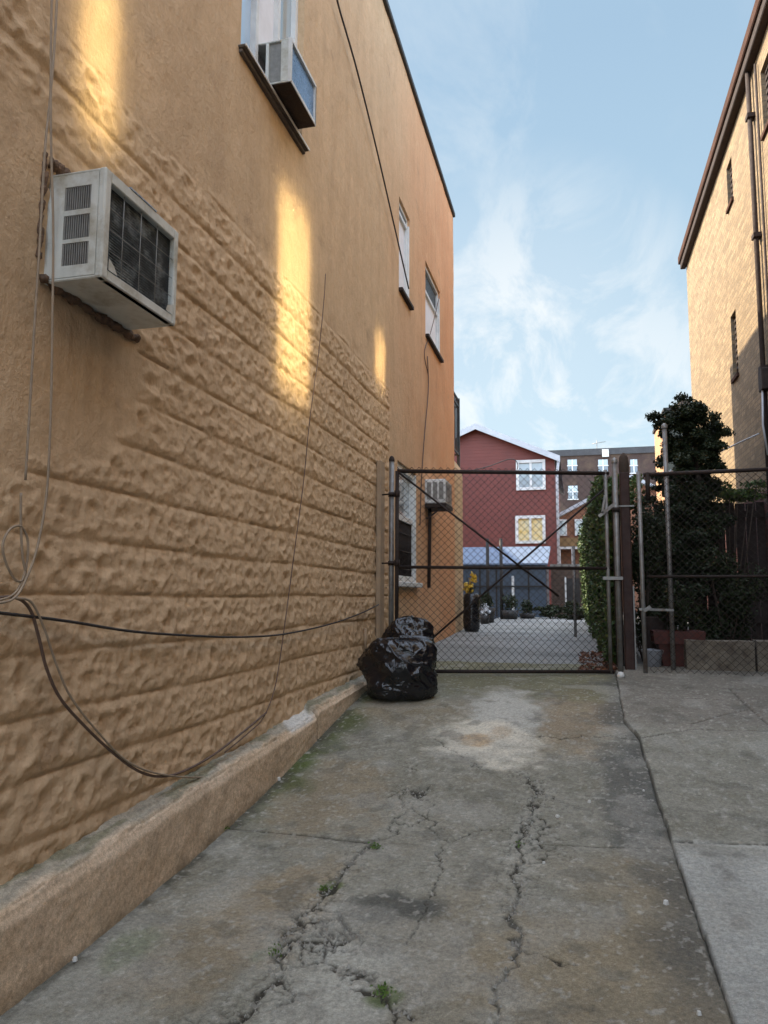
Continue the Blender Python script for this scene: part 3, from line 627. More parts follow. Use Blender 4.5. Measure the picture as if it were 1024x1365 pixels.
# crumbling mortar round the sleeve
def lump(pts, r, seed, n=14):
    mb = MB(); N = 40; P = []
    for i in range(N+1):
        s = i/N*(len(pts)-1); k = min(int(s), len(pts)-2); P.append(Vector(pts[k]).lerp(Vector(pts[k+1]), s-k))
    rr = [r*(.55+.9*float(vn(np.array(i*.5), np.array(seed*1.), seed))) for i in range(N+1)]; mb.tube(P, rr, n)
    for i in range(len(mb.v)):
        x, y, z = mb.v[i]; q = float(vn(np.array(y*70.), np.array(z*70.+x*50), seed+3))-.5; mb.v[i] = (x+q*.012, y+q*.005, z+q*.014)
    return mb
lump([(-1.835,2.17,1.13),(-1.825,2.45,1.105),(-1.835,2.78,1.11)], .017, 3).build('sleeve_mortar', M['mortar'], LB)
lump([(-1.845,2.16,1.20),(-1.845,2.165,1.60)], .010, 5).build('sleeve_mortar', M['mortar'], LB)
lump([(-1.84,2.18,1.575),(-1.84,2.34,1.57)], .020, 6).build('sleeve_mortar', M['mortar'], LB)
# upper window unit
X0, X1, Y0, Y1, ZB, ZT = W-.1, -1.675, 4.08, 4.55, 3.235, 3.535
ac = thing('air_conditioner', 'small white air conditioner resting on the sill of the upper window', 'air conditioner', (-1.78, 4.3, ZB))
MB().box(W+.045, X1-.004, Y0+.004, Y1-.004, ZB-.006, ZB-.0005).build('shadow_base_pan', M['rust'], ac)  # dark plate colour stands for the shadow under the unit
mb = MB(); mb.box(X0, X1, Y0, Y1, ZB, ZB+.012, .003); mb.box(X0, X1-.02, Y0, Y1, ZT-.012, ZT, .003); mb.box(X0, X1, Y1-.012, Y1, ZB+.012, ZT-.012); mb.box(X1-.07, X1-.02, Y0, Y0+.012, ZB+.012, ZT-.012); mb.box(W+.0, W+.02, Y0, Y0+.012, ZB+.012, ZT-.012)
mb.build('casing', M['ac'], ac)
mb = MB(); mb.box(W+.02, X1-.07, Y0+.014, Y0+.02, ZB+.012, ZT-.012); build_split(mb, 'side_louver', M['acgrey'], ac)
mb = MB(); frame_yz(mb, X1-.01, Y0-.002, Y1+.002, ZB-.002, ZT+.002, .022, .02); mb.build('rear_frame', M['white'], ac)
MB().box(X1-.022, X1-.014, Y0+.02, Y1-.02, ZB+.02, ZT-.02).build('condenser_coil', basic('blue_grey_coil', (.16,.26,.42), (.1,.17,.28), 16, .3, .3, metal=.3), ac)
# ground floor unit
X0, X1, Y0, Y1, ZB, ZT = W-.1, -1.585, 9.30, 9.80, 1.175, 1.49
ac = thing('air_conditioner', 'white air conditioner on the ground floor wall seen through the gate', 'air conditioner', (-1.7, 9.5, ZB))
mb = MB(); mb.box(X0, X1, Y0, Y1, ZB, ZT, .012); mb.build('casing', M['white'], ac)
mb = MB()
for a in (-1.80,-1.72,-1.64): mb.box(a-.028, a+.028, Y0-.003, Y0, ZB+.05, ZT-.04)
build_split(mb, 'side_louver', M['acgrey'], ac)
MB().box(X1+.0, X1+.004, Y0+.03, Y1-.03, ZB+.03, ZT-.03).build('condenser_coil', M['coil'], ac)
mb = MB(); mb.box(W, X1+.01, Y0-.02, Y1+.02, ZB-.05, ZB-.003); mb.bar((W+.01,Y0+.03,ZB-.20), (X1-.05,Y0+.03,ZB-.05), .02, .02); build_split(mb, 'bracket', M['rust'], ac)
MB().tube([(W+.03,Y0+.15,ZB-.04),(W+.03,Y0+.15,.75),(W+.025,Y0+.12,.1)], .022, 8).build('drain_hose', M['rust'], ac)

# ------------------------------------------------------------------ cables on the wall
def smooth(pts, n=8):
    P = [Vector(p) for p in pts]; P = [P[0]*2-P[1]]+P+[P[-1]*2-P[-2]]; out = []
    for i in range(1, len(P)-2):
        for k in range(n):
            t = k/n; a, b, c, d = P[i-1:i+3]
            out.append(.5*((2*b)+(c-a)*t+(2*a-5*b+4*c-d)*t*t+(3*b-a-3*c+d)*t**3))
    return out+[P[-2]]
XC = -1.795
def cable(px, r, mat, label, x=XC, name='cable', cyc=None):
    pts = smooth([at(a, b, 'x', x) for a, b in px]); o = MB().tube(pts, r, 7).build(name, M[mat], None, tuple(pts[0])); return tag(o, label, 'cable')
cable([(78,-60),(74,40),(67,130),(60,200),(54,310),(47,420),(40,540),(34,640)], .0045, 'cablew', 'pale cable running straight down the wall past the near edge of the large air conditioner')
cable([(70,-50),(68,60),(68,180),(71,300),(70,420),(68,540),(63,650),(52,720),(38,765),(18,798),(-20,806)], .0038, 'cablew', 'pale cable curving in towards the coil from across the air conditioner side', x=-1.575)
for o in [bpy.data.objects.get('cable.001')]: pass
def loop(label):
    pts = smooth([at(a, b, 'x', XC+.004) for a, b in [(28,657),(28,700),(30,740),(34,768),(22,774),(8,750),(4,725),(14,705),(28,702),(37,720),(36,750),(28,778),(14,795),(-20,804)]]); return tag(MB().tube(pts, .0042, 7).build('cable', M['cablew'], None, tuple(pts[0])), label, 'cable')
loop('pale cable wound into an oval coil at the left edge')
cable([(-30,815),(0,817),(90,828),(180,842),(270,848),(325,849),(380,845),(440,832),(480,818),(505,806)], .0058, 'cableb', 'black cable sagging across the whole block wall')
cable([(-20,800),(18,796),(40,812),(52,850),(62,890),(80,930),(110,965),(150,1003),(185,1028),(215,1035),(245,1028),(285,1006),(325,975),(355,950)], .0058, 'cablebr', 'thick brown cable hanging down in a deep loop to the footing ledge')
cable([(20,797),(42,803),(60,840),(75,885),(95,930),(130,975),(170,1015),(215,1032),(270,1036),(300,1025)], .0042, 'cablew', 'thin pale cable drooping beside the thick brown one', x=XC+.006)
cable([(300,1003),(330,978),(352,955),(368,910),(380,830),(392,740),(405,640),(413,560),(425,470),(432,400),(434,365)], .0034, 'cablebr', 'thin brown cable climbing the block wall from the ledge to the stucco')
cable([(446,-20),(452,10),(475,90),(500,190),(522,285),(545,385)], .0085, 'cableb', 'black overhead cable slanting down the upper stucco wall to the window', x=-1.80)
cable([(570,475),(571,520),(566,580),(562,640),(560,700)], .007, 'cablebr', 'thin cable running down the orange stucco below the far upper window', x=-1.835)
cable([(586,395),(575,440),(566,470),(571,500)], .006, 'cablebr', 'short cable slanting beside the far upper window', x=-1.835)

pts = [at(487,872,'x',W+.02), at(487,838,'x',W+.02)]; tag(MB().tube(pts, .014, 8).build('conduit_stub', M['greywood'], None, tuple(pts[0])), 'short tan conduit stub standing on the ledge just before the rubbish bags', 'conduit')
# ------------------------------------------------------------------ gate and fence
def chain(mb, A, B, z0, z1, s=.034, r=.0033, ztop=None):
    A = Vector((A[0],A[1],0)); B = Vector((B[0],B[1],0)); L = (B-A).length; t = (B-A)/L; nrm = Vector((t.y,-t.x,0)); n = int(L/s)
    for i in range(n):
        k = 0; pts = []; z = z0
        while z <= z1:
            u = (i+((k+i) % 2))*s*L/(n*s); p = A+t*min(u, L)+nrm*(.003 if (k+i) % 2 else -.003)*(1 if i % 2 else 1); pts.append((p.x, p.y, z)); k += 1; z = z0+k*s
        mb.tube(pts, r, 4, False)
gA = Vector((-1.63,6.72)); gB = Vector((.355,7.30)); gz0, gz1, gzm = -.69, 1.165, .262
def gpnt(u, z, d=0):
    t = (gB-gA).normalized(); n = Vector((t.y,-t.x)); p = gA.lerp(gB, u)+n*d; return (p.x, p.y, z)
gate = thing('chain_link_gate', 'wide chain link driveway gate with crossed brace rods', 'gate', (gA.x, gA.y, -.75))
mb = MB(); mb.tube([gpnt(.012,gz1),gpnt(.985,gz1)], .019, 10); mb.tube([gpnt(.012,gz0),gpnt(.985,gz0)], .017, 10); mb.tube([gpnt(.012,gzm),gpnt(.985,gzm)], .015, 10)
mb.tube([gpnt(.012,gz0),gpnt(.012,gz1)], .018, 10); mb.build('frame', M['rust'], gate)
mb = MB(); mb.tube([gpnt(.97,gz0-.02),gpnt(.97,gz1+.03)], .018, 10); mb.build('frame_upright', M['chrome'], gate)
MB().tube([gpnt(.02,gz1-.02,.022),gpnt(.74,.0,.022)], .010, 8).build('brace_rod', M['rust'], gate); MB().tube([gpnt(.02,gz0+.03,-.022),gpnt(.97,1.02,-.022)], .010, 8).build('brace_rod', M['rust'], gate)
mb = MB(); chain(mb, gpnt(.012,0)[:2], gpnt(.975,0)[:2], gz0-.01, gz1+.045); mb.build('chain_link_mesh', M['darkwire'], gate)
mb = MB()
for z in (-.45,.3,.95): mb.tube([gpnt(.0,z),(gA.x-.13,gA.y+.05,z)], .008, 8); mb.tube([gpnt(.012,z-.03),gpnt(.012,z+.03)], .026, 10)
build_split(mb, 'hinge', M['rust'], gate)
mb = MB(); q = gpnt(.96,.85); mb.bar((q[0]-.05,q[1]-.03,q[2]-.1),(q[0]+.10,q[1]-.03,q[2]+.02),.012,.03); mb.bar((q[0]-.02,q[1]-.03,q[2]-.07),(q[0]+.01,q[1]-.03,q[2]+.1),.012,.02); q = gpnt(.97,.17); mb.box(q[0]-.05,q[0]+.13,q[1]-.04,q[1]-.02,q[2]-.015,q[2]+.015); build_split(mb, 'latch', M['chrome'], gate)
# uprights at the wall
MB_ = MB(); MB_.box(W+.01, W+.055, 6.84, 7.0, -.72, 1.30, .006); tag(MB_.build('timber_batten', M['greywood'], None, (W+.03,6.8,-.72)), 'tan painted timber batten fixed upright to the wall beside the gate', 'batten')
PX = at(522,700,'y',6.78).x
po = thing('gate_post', 'slim grey steel post against the stucco wall at the hinge side of the gate', 'post', (-1.765, 6.78, -.74))
MB().tube([(PX,6.78,-.76),(PX,6.78,1.27)], .024, 12).build('pole', M['chrome'], po)
mb = MB()
for z in (-.45,.3,.95): mb.tube([(PX,6.78,z-.02),(PX,6.78,z+.02)], .031, 12)
build_split(mb, 'clamp', M['rust'], po); MB().lathe([(.028,0),(.028,.02),(.018,.045),(.001,.055)], (PX,6.78,1.27), 12).build('cap', M['rust'], po)
po = thing('gate_post', 'galvanised steel post where the wide gate closes', 'post', (.385, 7.34, -.74))
MB().tube([(.385,7.34,-.76),(.385,7.34,1.27)], .026, 12).build('pole', M['chrome'], po); MB().lathe([(.03,0),(.03,.02),(.02,.045),(.001,.055)], (.385,7.34,1.27), 12).build('cap', M['chrome'], po)
mb = MB(); mb.tube([(.385,7.34,.15),(.385,7.34,.19)], .034, 12); mb.tube([(.385,7.34,.80),(.385,7.34,.84)], .034, 12); build_split(mb, 'clamp', M['rust'], po)
b_ = at(834,905,'y',7.5); po = thing('timber_post', 'dark reddish brown timber post standing between the two gates', 'post', (.47, 7.52, -.76))
mb = MB(); mb.box(.435, .525, 7.46, 7.56, -.78, 1.20, .01); mb.build('post_body', M['redwood'], po); MB().lathe([(.045,0),(.05,.08),(.042,.16),(.02,.2),(.001,.21)], (.48,7.51,1.19), 14).build('post_cap', M['bark'], po)
mb = MB(); mb.box(.525, .538, 7.47, 7.55, -.77, .1); mb.box(.40,.56,7.45,7.458,.86,.875); build_split(mb, 'metal_strap', M['chrome'], po)
# right panel
fp = thing('chain_link_fence', 'chain link fence panel with pedestrian gate to the right of the brown post', 'fence', (1.4, 7.3, -.8))
RX = 2.19; yF = 7.3
mb = MB(); mb.tube([(.64,yF,1.14),(RX,yF,1.16)], .019, 10); mb.tube([(.64,yF,.185),(RX,yF,.19)], .013, 10); mb.tube([(.64,yF,-.78),(RX,yF,-.80)], .016, 10); mb.tube([(.675,yF,.9),(.675,yF,1.16)], .022, 10); build_split(mb, 'rail', M['rust'], fp)
MB().tube([(.60,yF-.02,-.82),(.595,yF-.02,1.17)], .020, 12).build('post', M['chrome'], fp)
mb = MB(); chain(mb, (.64,yF), (RX,yF), -.79, 1.175); mb.build('chain_link_mesh', M['darkwire'], fp)
mb = MB(); mb.bar((.56,yF-.03,-.115),(.86,yF-.02,-.12),.014,.022); mb.bar((.60,yF-.045,-.13),(.66,yF-.045,-.09),.02,.03); build_split(mb, 'latch', M['chrome'], fp)
po = thing('grey_pole', 'tall thin grey pole rising behind the fence in front of the dark tree', 'pole', (.875, 7.5, -.78))
MB().tube([(.865,7.5,-.8),(.865,7.5,1.62)], .022, 12).build('pole_shaft', M['chrome'], po)
mb = MB(); mb.lathe([(.03,0),(.03,.03),(.01,.05)], (.865,7.5,1.62), 12); mb.tube([(.84,7.49,1.16),(.93,7.49,1.19)], .02, 8); build_split(mb, 'bracket', M['chrome'], po)

# ------------------------------------------------------------------ leaves
def leaves(name, centers, mat, parent, size=(.03,.05), base=None, flat=0.):
    c = np.asarray(centers, dtype=float); n = len(c); rng = np.random.RandomState(len(c))
    d = rng.normal(size=(n,3)); d[:,2] *= (1-flat); d /= np.linalg.norm(d, axis=1)[:,None]
    e = rng.normal(size=(n,3)); e -= (e*d).sum(1)[:,None]*d; e /= np.linalg.norm(e, axis=1)[:,None]; nn = np.cross(d, e)
    s = rng.uniform(size[0], size[1], n)[:,None]
    V = np.stack([c-d*s*.5, c+e*s*.32+nn*s*.10, c+d*s*.55, c-e*s*.32+nn*s*.10], 1).reshape(-1,3)
    I = np.arange(n*4).reshape(n,4); f = np.concatenate([I[:,[0,1,2]], I[:,[0,2,3]]])
    return mesh_obj(name, V, f, mat, parent, base, False)
def clump(c, r, n, rng, shell=.55):
    d = rng.normal(size=(n,3)); d /= np.linalg.norm(d, axis=1)[:,None]; rad = rng.uniform(shell**2, 1, n)**.5
    k = 1+.25*(vn(d[:,0]*3+7, d[:,1]*3+d[:,2]*2, 5)-.5)*2
    return np.array(c)+d*(rad*k)[:,None]*np.array(r)
rng = np.random.RandomState(3)
# evergreen
tr = thing('evergreen_tree', 'dark clumpy evergreen tree rising above the fence beside the brick building', 'tree', (1.36, 9.0, -.67)); mb = MB()
tx, ty = 1.36, 9.0
mb.tube(smooth([(tx-.06,ty,-.75),(tx-.02,ty+.02,.2),(tx+.03,ty,1.0),(tx,ty,1.9)]), [.05]*8+[.042]*8+[.03]*8+[.012], 9)
cl_ = [(885,560,.16),(905,552,.17),(930,556,.17),(950,572,.15),(898,585,.18),(925,590,.2),(950,600,.16),(905,618,.2),(935,628,.2),(890,640,.14),(920,655,.24),(945,660,.2),(905,690,.24),(935,700,.25),(900,730,.28),(940,740,.28),(915,770,.28),(880,650,.1),(958,578,.09),(915,548,.1),(918,570,.19),(940,585,.16),(915,605,.2),(900,600,.15),(925,640,.22),(905,665,.22),(930,680,.24),(915,712,.26),(928,560,.14),(942,612,.14)]
cc = []
for i, (a, b, r) in enumerate(cl_):
    q = at(a, b, 'y', ty+rng.uniform(-.22,.22)); q = np.array(q); mb.tube([(tx,ty,q[2]-.15),(tx*.5+q[0]*.5,ty*.5+q[1]*.5,q[2]-.02),tuple(q)], [.014,.01,.004], 6)
    for j in range(9):
        s = rng.normal(size=3)*r*.48; cc.append(clump(q+s, (r*.5,r*.5,r*.34), int(230*(r/.18)**2), rng, .1))
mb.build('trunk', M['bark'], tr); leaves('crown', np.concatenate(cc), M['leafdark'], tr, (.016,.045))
# dense shrubs behind the fence
def shrub(name, label, c, r, n, mat, sz=(.022,.045), k=9, grp=None, base=None):
    g_ = float(G(c[1])); t = thing(name, label, 'shrub', (c[0],c[1],g_), grp); pts = []
    mb = MB()
    for j in range(k):
        a = rng.uniform(0, 6.28); rr = rng.uniform(0,.75)**.7; zz = rng.uniform(-.8,.75); q = np.array([c[0]+r[0]*rr*math.cos(a), c[1]+r[1]*rr*math.sin(a), c[2]+r[2]*zz])
        pts.append(clump(q, (r[0]*.42,r[1]*.42,r[2]*.35), n//k, rng, .2)); mb.tube([(c[0]+rng.uniform(-.03,.03),c[1],g_-.02),tuple(q)], [.012,.004], 5)
    mb.build('stem', M['bark'], t); leaves('foliage', np.concatenate(pts), mat, t, sz); return t
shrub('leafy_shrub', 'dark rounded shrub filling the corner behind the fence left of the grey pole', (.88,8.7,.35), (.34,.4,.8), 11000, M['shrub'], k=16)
shrub('leafy_shrub', 'tall narrow shrub added behind the brown timber post to darken the gap', (.70,8.35,.15), (.22,.2,.80), 6500, M['shrub'], k=22)  # shrub added to darken the bright gap beside the post
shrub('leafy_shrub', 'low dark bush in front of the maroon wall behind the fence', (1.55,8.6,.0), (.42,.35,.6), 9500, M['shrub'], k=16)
shrub('vine_mass', 'green vine spilling over the top of the dark board fence', (1.72,9.35,1.22), (.5,.16,.14), 2200, M['ivy'], (.03,.055), k=14)
# ivy covered fence running away from the gate
iv = thing('timber_fence', 'brown timber board fence running back from the gate under green ivy', 'fence', (.5, 11, -.6))
ivx0, ivx1 = .40, .30
def ix_(y): return np.interp(y, [7.6,16.5],[.42,.30])
mb = MB(); y = 7.72
while y < 16.4:
    g_ = float(G(y)); x = float(ix_(y)); mb.box(x, x+.025, y, y+.13, g_-.02, 1.0+.03*math.sin(y*9)); y += .138
mb.build('board', M['wood'], iv)
for y in np.arange(7.7, 16.5, 1.45):
    x = float(ix_(y)); MB().box(x-.05, x+.0, y-.04, y+.04, float(G(y))-.03, 1.06, .006).build('post', M['wood'], iv)
n = 15000; yy = 7.75+(rng.uniform(0,1,n)**1.25)*8.7; zz = rng.uniform(0,1,n); g_ = G(yy); cov = fbm(yy, zz, 1.6, 3, 200); ztop = 1.14+(fbm(yy, yy*0, 1.5, 3, 201)-.5)*.5
z = g_+.02+(ztop-g_)*zz; thick = .05+.24*fbm(yy*1., zz*2, 1.2, 3, 202)*(zz*.7+.55); keepm = (cov+.25*zz > .42)|(zz > .75)
xx = ix_(yy)-.03-rng.uniform(0,1,n)*thick; pts = np.stack([xx, yy, z], -1)[keepm]
n2 = 4500; yy = 7.75+rng.uniform(0,1,n2)*8.7; tb = ix_(yy)+rng.uniform(-.22,.28,n2); zb_ = 1.0+rng.uniform(0,1,n2)*(.26*fbm(yy, yy*0, 1.5, 3, 201)+.1); pts = np.concatenate([pts, np.stack([tb, yy, zb_], -1)])
ivy = leaves('ivy_hedge', pts, M['ivy'], None, (.035,.075), (.3, 11, -.6)); tag(ivy, 'green ivy smothering the timber fence beyond the wide gate', 'ivy')
mb = MB(); mb.tube([(-.02,11.5,float(G(11.5))-.02),(-.02,11.5,.75)], .022, 10); tag(mb.build('metal_stake', M['chrome'], None, (-.02,11.5,-.6)), 'thin grey metal post standing in front of the ivy', 'post')
n = 420; yy = 7.4+rng.uniform(0,1,n)**1.5*1.6; xx = .36-rng.uniform(0,1,n)**1.6*.35; dl = leaves('fallen_leaves', np.stack([xx, yy, G(yy)+.012+rng.uniform(0,.02,n)], -1), M['dryleaf'], None, (.03,.06), (0,7.5,-.7), .9); dl['kind'] = 'stuff'; dl['label'] = 'reddish brown dead leaves lying at the foot of the ivy by the gate'; dl['category'] = 'leaves'

# dark board fence and small things behind the right panel
df = thing('board_fence', 'dark stained board fence closing the side yard beside the brick building', 'fence', (1.6, 9.6, -.66)); x = .95; mb = MB()
while x < 2.17: mb.box(x, x+.105, 9.6, 9.622, -.68, 1.12+.01*math.sin(x*40)); x += .115
mb.build('board', M['wood'], df); mb = MB(); mb.box(.95, 2.18, 9.57, 9.6, .95, 1.02); mb.box(.95, 2.18, 9.57, 9.6, -.3, -.23); build_split(mb, 'rail', M['wood'], df)
bw = thing('block_planter', 'rough tan stone block planter edge at the foot of the fence', 'planter', (1.6, 7.65, -.8)); 
def rough_box(x0, x1, y0, y1, z0, z1, sd, st=.018, amp=.018):
    nx_, ny_, nz_ = int((x1-x0)/st), int((y1-y0)/st), int((z1-z0)/st); mb = MB()
    def gridf(o, a, b, na, nb, flip):
        P = np.zeros((na+1, nb+1, 3))
        for i in range(na+1):
            for j in range(nb+1): P[i,j] = np.array(o)+np.array(a)*i/na+np.array(b)*j/nb
        d = (fbm(P[...,0]+P[...,1], P[...,2], 9, 4, sd)-.5)*amp*2; P[...,1] += d; P[...,2] += d*.5; mb.grid(P, True, flip)
    gridf((x0,y0,z0), (x1-x0,0,0), (0,0,z1-z0), nx_, nz_, True); gridf((x0,y0,z1), (x1-x0,0,0), (0,y1-y0,0), nx_, ny_, True); gridf((x0,y0,z0), (0,y1-y0,0), (0,0,z1-z0), ny_, nz_, False); return mb
rough_box(.99, 1.58, 7.56, 7.76, -.80, -.405, 301).build('stone_block', M['stone'], bw); rough_box(1.60, 2.18, 7.55, 7.76, -.80, -.40, 302).build('stone_block', M['stone'], bw)
pot = thing('terracotta_planter', 'dark red square rimmed planter pot behind the grey pole', 'planter', (.93, 7.85, -.76)); mb = MB()
def frust(mb, c, a, b, z0, z1):
    mb.add([(c[0]+sx*a, c[1]+sy*a, z0) for sx, sy in ((-1,-1),(1,-1),(1,1),(-1,1))]+[(c[0]+sx*b, c[1]+sy*b, z1) for sx, sy in ((-1,-1),(1,-1),(1,1),(-1,1))], [(3,2,1,0),(0,1,5,4),(1,2,6,5),(2,3,7,6),(3,0,4,7),(4,5,6,7)])
frust(mb, (.95,7.9), .13, .19, -.74, -.45); mb.build('pot_body', M['terracotta'], pot); mb = MB(); frust(mb, (.95,7.9), .225, .235, -.449, -.33); mb.build('rim', M['terracotta'], pot)
rngp = clump((.98,7.9,-.1), (.22,.2,.24), 700, rng, .1); leaves('potted_foliage', rngp, M['shrub'], pot, (.03,.06))
bk = thing('pale_bucket', 'pale grey plastic bucket standing inside the fence beside the red planter', 'bucket', (.71, 7.75, -.74))
MB().lathe([(.001,0),(.075,0),(.095,.22),(.10,.225),(.092,.23),(.07,.02)], (.70,7.72,-.735), 20).build('bucket_body', M['plasticbag'], bk); MB().tube([(.60+.1*(1-math.cos(a)),7.66,-.51-.07*math.sin(a)) for a in np.linspace(0,math.pi,12)], .004, 5).build('handle', M['chrome'], bk)
mb = MB(); mb.box(.66, .86, 8.05, 8.1, -.74, -.2, .01); tag(mb.build('leaning_board', M['wood'], None, (.76,8.07,-.74)), 'weathered brown board standing behind the pale bucket', 'board')

# ------------------------------------------------------------------ rubbish bags
def bag(name, label, c, r, seed, tilt=(0,0), knot=True, sq=.5):
    nu, nv = 220, 150; U = np.linspace(0, 2*np.pi, nu, endpoint=False); Vv = np.linspace(0, 1, nv); u, v = np.meshgrid(U, Vv, indexing='xy')
    ph = v*np.pi; z = -np.cos(ph); rad = np.clip(np.sin(ph), 0, 1)**sq; cu, su = np.cos(u), np.sin(u)
    lump_ = (vn(cu*1.1+5+seed-z*.7, su*1.1+z*1.3+5, seed)-.5)*.34+(vn(cu*2.4+9+z*2, su*2.4-z*1.5+9, seed+1)-.5)*.16
    def ridge(fx, fy, s): return 1-np.abs(2*vn(fx, fy, s)-1)
    wv = (vn(cu*1.6+z*1.5+20, su*1.6+20-z, seed+2)-.5)*3.5
    fold = ridge(cu*1.3+wv*.5+z*1.4+11, su*1.3-z*.8+wv*.5+11, seed+3)**4*.07+ridge(cu*2.2-wv*.7+z*1.7+13, su*2.2+z*2.2+13, seed+4)**6*.055+ridge(cu*4.5+wv-z*2.5+17, su*4.5+z*3+wv+17, seed+5)**6*.028
    R = rad*(1+lump_+fold-.08)
    x = c[0]+r[0]*R*cu+tilt[0]*z*r[2]; y = c[1]+r[1]*R*su+tilt[1]*z*r[2]
    zz = c[2]+r[2]*np.where(z < 0, np.maximum(z, -1), z**1*1.)*(1+lump_*.5)+np.where(z > .2, fold*.25*r[2]*3, 0)
    zz = np.maximum(zz, c[2]-r[2]*.93+(1-rad)*0)
    V = np.stack([x, y, zz], -1).reshape(-1,3); I = np.arange(nu*nv).reshape(nv, nu); J = np.roll(I, -1, 1)
    f = np.stack([I[:-1], J[:-1], J[1:], I[1:]], -1).reshape(-1,4)
    t = thing(name, label, 'rubbish bag', (c[0],c[1],c[2]-r[2]*.93)); mesh_obj('bag_body', V, f, M['bag'], t, None, True)
    if knot:
        mb = MB(); top = c[2]+r[2]*.95
        for k in range(5):
            a = k*1.3; mb.add([(c[0]+tilt[0]*r[2],c[1],top-.02),(c[0]+.05*math.cos(a),c[1]+.05*math.sin(a),top+.05+.01*k),(c[0]+.07*math.cos(a+.5),c[1]+.06*math.sin(a+.5),top+.03)], [(0,1,2)])
        mb.build('tied_neck', M['bag'], t)
    return t
bag('rubbish_bag', 'large full black rubbish bag slumped on the driveway against the ledge', (-1.41,6.02,-.60), (.34,.28,.24), 11, (.0,0), False, .38)
bag('rubbish_bag', 'smaller black rubbish bag with pale torn tip piled on top behind the large one', (-1.38,6.27,-.40), (.235,.21,.205), 29, (.03,0), False, .62)
mb = MB(); q = at(548,826,'y',6.3); mb.add([q+Vector((-.03,0,.02)), q+Vector((0,-.01,.0)), q+Vector((.035,-.01,-.03)), q+Vector((.02,0,-.035))], [(0,1,2,3)])
tag(mb.build('tear_highlight', M['litter'], None, tuple(q)), 'whitish torn highlight on the top rubbish bag, made as a pale flap', 'scrap')  # white flap stands in for the bag's pale tear and its highlight
# tall bag with yellow flowers beyond the corner
q = at(628,842,'y',12.15); pb = thing('bagged_planter', 'tall narrow black bag with yellow flowers standing at the far corner of the wall', 'planter', (q.x, q.y, q.z))
bx_, by_ = q.x+.01, q.y
prof = [(.001,0),(.10,.0),(.125,.06),(.135,.2),(.13,.38),(.14,.52),(.12,.60),(.09,.62)]
mb = MB(); mb.lathe(prof, (bx_,by_,float(G(by_))-.01), 30)
for i in range(len(mb.v)):
    x, y, z = mb.v[i]; k = 1+.14*(float(vn(np.array(math.atan2(y-by_,x-bx_)*3), np.array(z*9.), 3))-.5); mb.v[i] = (bx_+(x-bx_)*k, by_+(y-by_)*k, z)
mb.build('bag_body', M['bag'], pb); g0 = float(G(by_))
leaves('yellow_flowers', np.concatenate([clump((bx_-.04,by_,g0+.70), (.10,.1,.10), 90, rng, .1), clump((bx_+.03,by_,g0+.85), (.07,.07,.10), 60, rng, .1)]), M['yellowleaf'], pb, (.04,.08))
mb = MB(); [mb.tube([(bx_,by_,g0+.5),(bx_+rng.uniform(-.1,.1),by_,g0+rng.uniform(.7,.95))], .006, 5) for _ in range(8)]; mb.build('stem', M['shrub'], pb)
def plantpot(px, py, Y, label, mat, n, r, potm='black', pr=.12, ph=.22):
    q = at(px, py, 'y', Y); g0 = float(G(Y)); t = thing('potted_plant', label, 'potted plant', (q.x, Y, g0)); MB().lathe([(.001,0),(pr*.8,0),(pr,ph),(pr*.92,ph),(pr*.8,ph-.03),(.001,ph-.03)], (q.x,Y,g0), 18).build('pot', M[potm], t)
    leaves('foliage', clump((q.x,Y,g0+ph+r*.8), (r,r,r), n, rng, .2), M[mat], t, (.04,.08)); return t
plantpot(646,806,14.8,'small potted plant with pale flowers beside the tall black bag','whitepetal',70,.13,'black',.1,.16)
plantpot(648,830,15.5,'dark leafy plant in a black tub near the shed','shrub',300,.17,'black',.2,.3)
plantpot(680,822,17.6,'dark leafy tub plant before the white strip of the shed','shrub',400,.22,'black',.2,.2)
plantpot(703,822,18.0,'low green tub plant before the right half of the shed','shrub',300,.18,'black',.2,.12)
shrub('low_bush', 'low dark bush at the foot of the brown brick wall', (-.55,18.3,-.38), (.45,.25,.16), 1200, M['shrub'], (.05,.09), 8)
shrub('low_bush', 'wider dark bush where the brown brick wall meets the ivy', (.0,17.5,-.33), (.45,.3,.22), 1500, M['shrub'], (.05,.09), 8)

# ------------------------------------------------------------------ shed, walls, houses beyond
Ys = 19.0; e = at(727,740,'y',Ys)
sh = thing('blue_shed', 'low slate blue shed with pale blue sheet roof in front of the red house', 'shed', (-2.5, Ys+1, -.51))
zw = at(700,751,'y',Ys).z; zr = at(700,728,'y',21.2).z
mb = MB(); mb.box(-5.5, e.x, Ys, 21.3, -.6, zw-.01); mb.build('wall', M['bluewall'], sh)
mb = MB(); mb.add([(-5.6,Ys-.1,zw),(e.x+.06,Ys-.1,zw),(e.x+.06,21.4,zr),(-5.6,21.4,zr),(-5.6,Ys-.1,zw-.04),(e.x+.06,Ys-.1,zw-.04),(e.x+.06,21.4,zr-.04),(-5.6,21.4,zr-.04)], [(0,1,2,3),(7,6,5,4),(0,4,5,1),(1,5,6,2),(2,6,7,3),(3,7,4,0)]); mb.build('roof', M['blueroof'], sh)
s = at(684,790,'y',Ys-.03); MB().box(s.x-.03, s.x+.03, Ys-.04, Ys-.001, -.35, .5).build('white_strip', M['white'], sh)
mb = MB()
for px in (640,662,705): s = at(px,790,'y',Ys-.02); mb.box(s.x-.02, s.x+.02, Ys-.03, Ys-.001, -.5, zw-.04)
mb.box(-5.5, e.x, Ys-.045, Ys-.031, .22, .26); build_split(mb, 'panel_trim', M['trimdark'], sh)
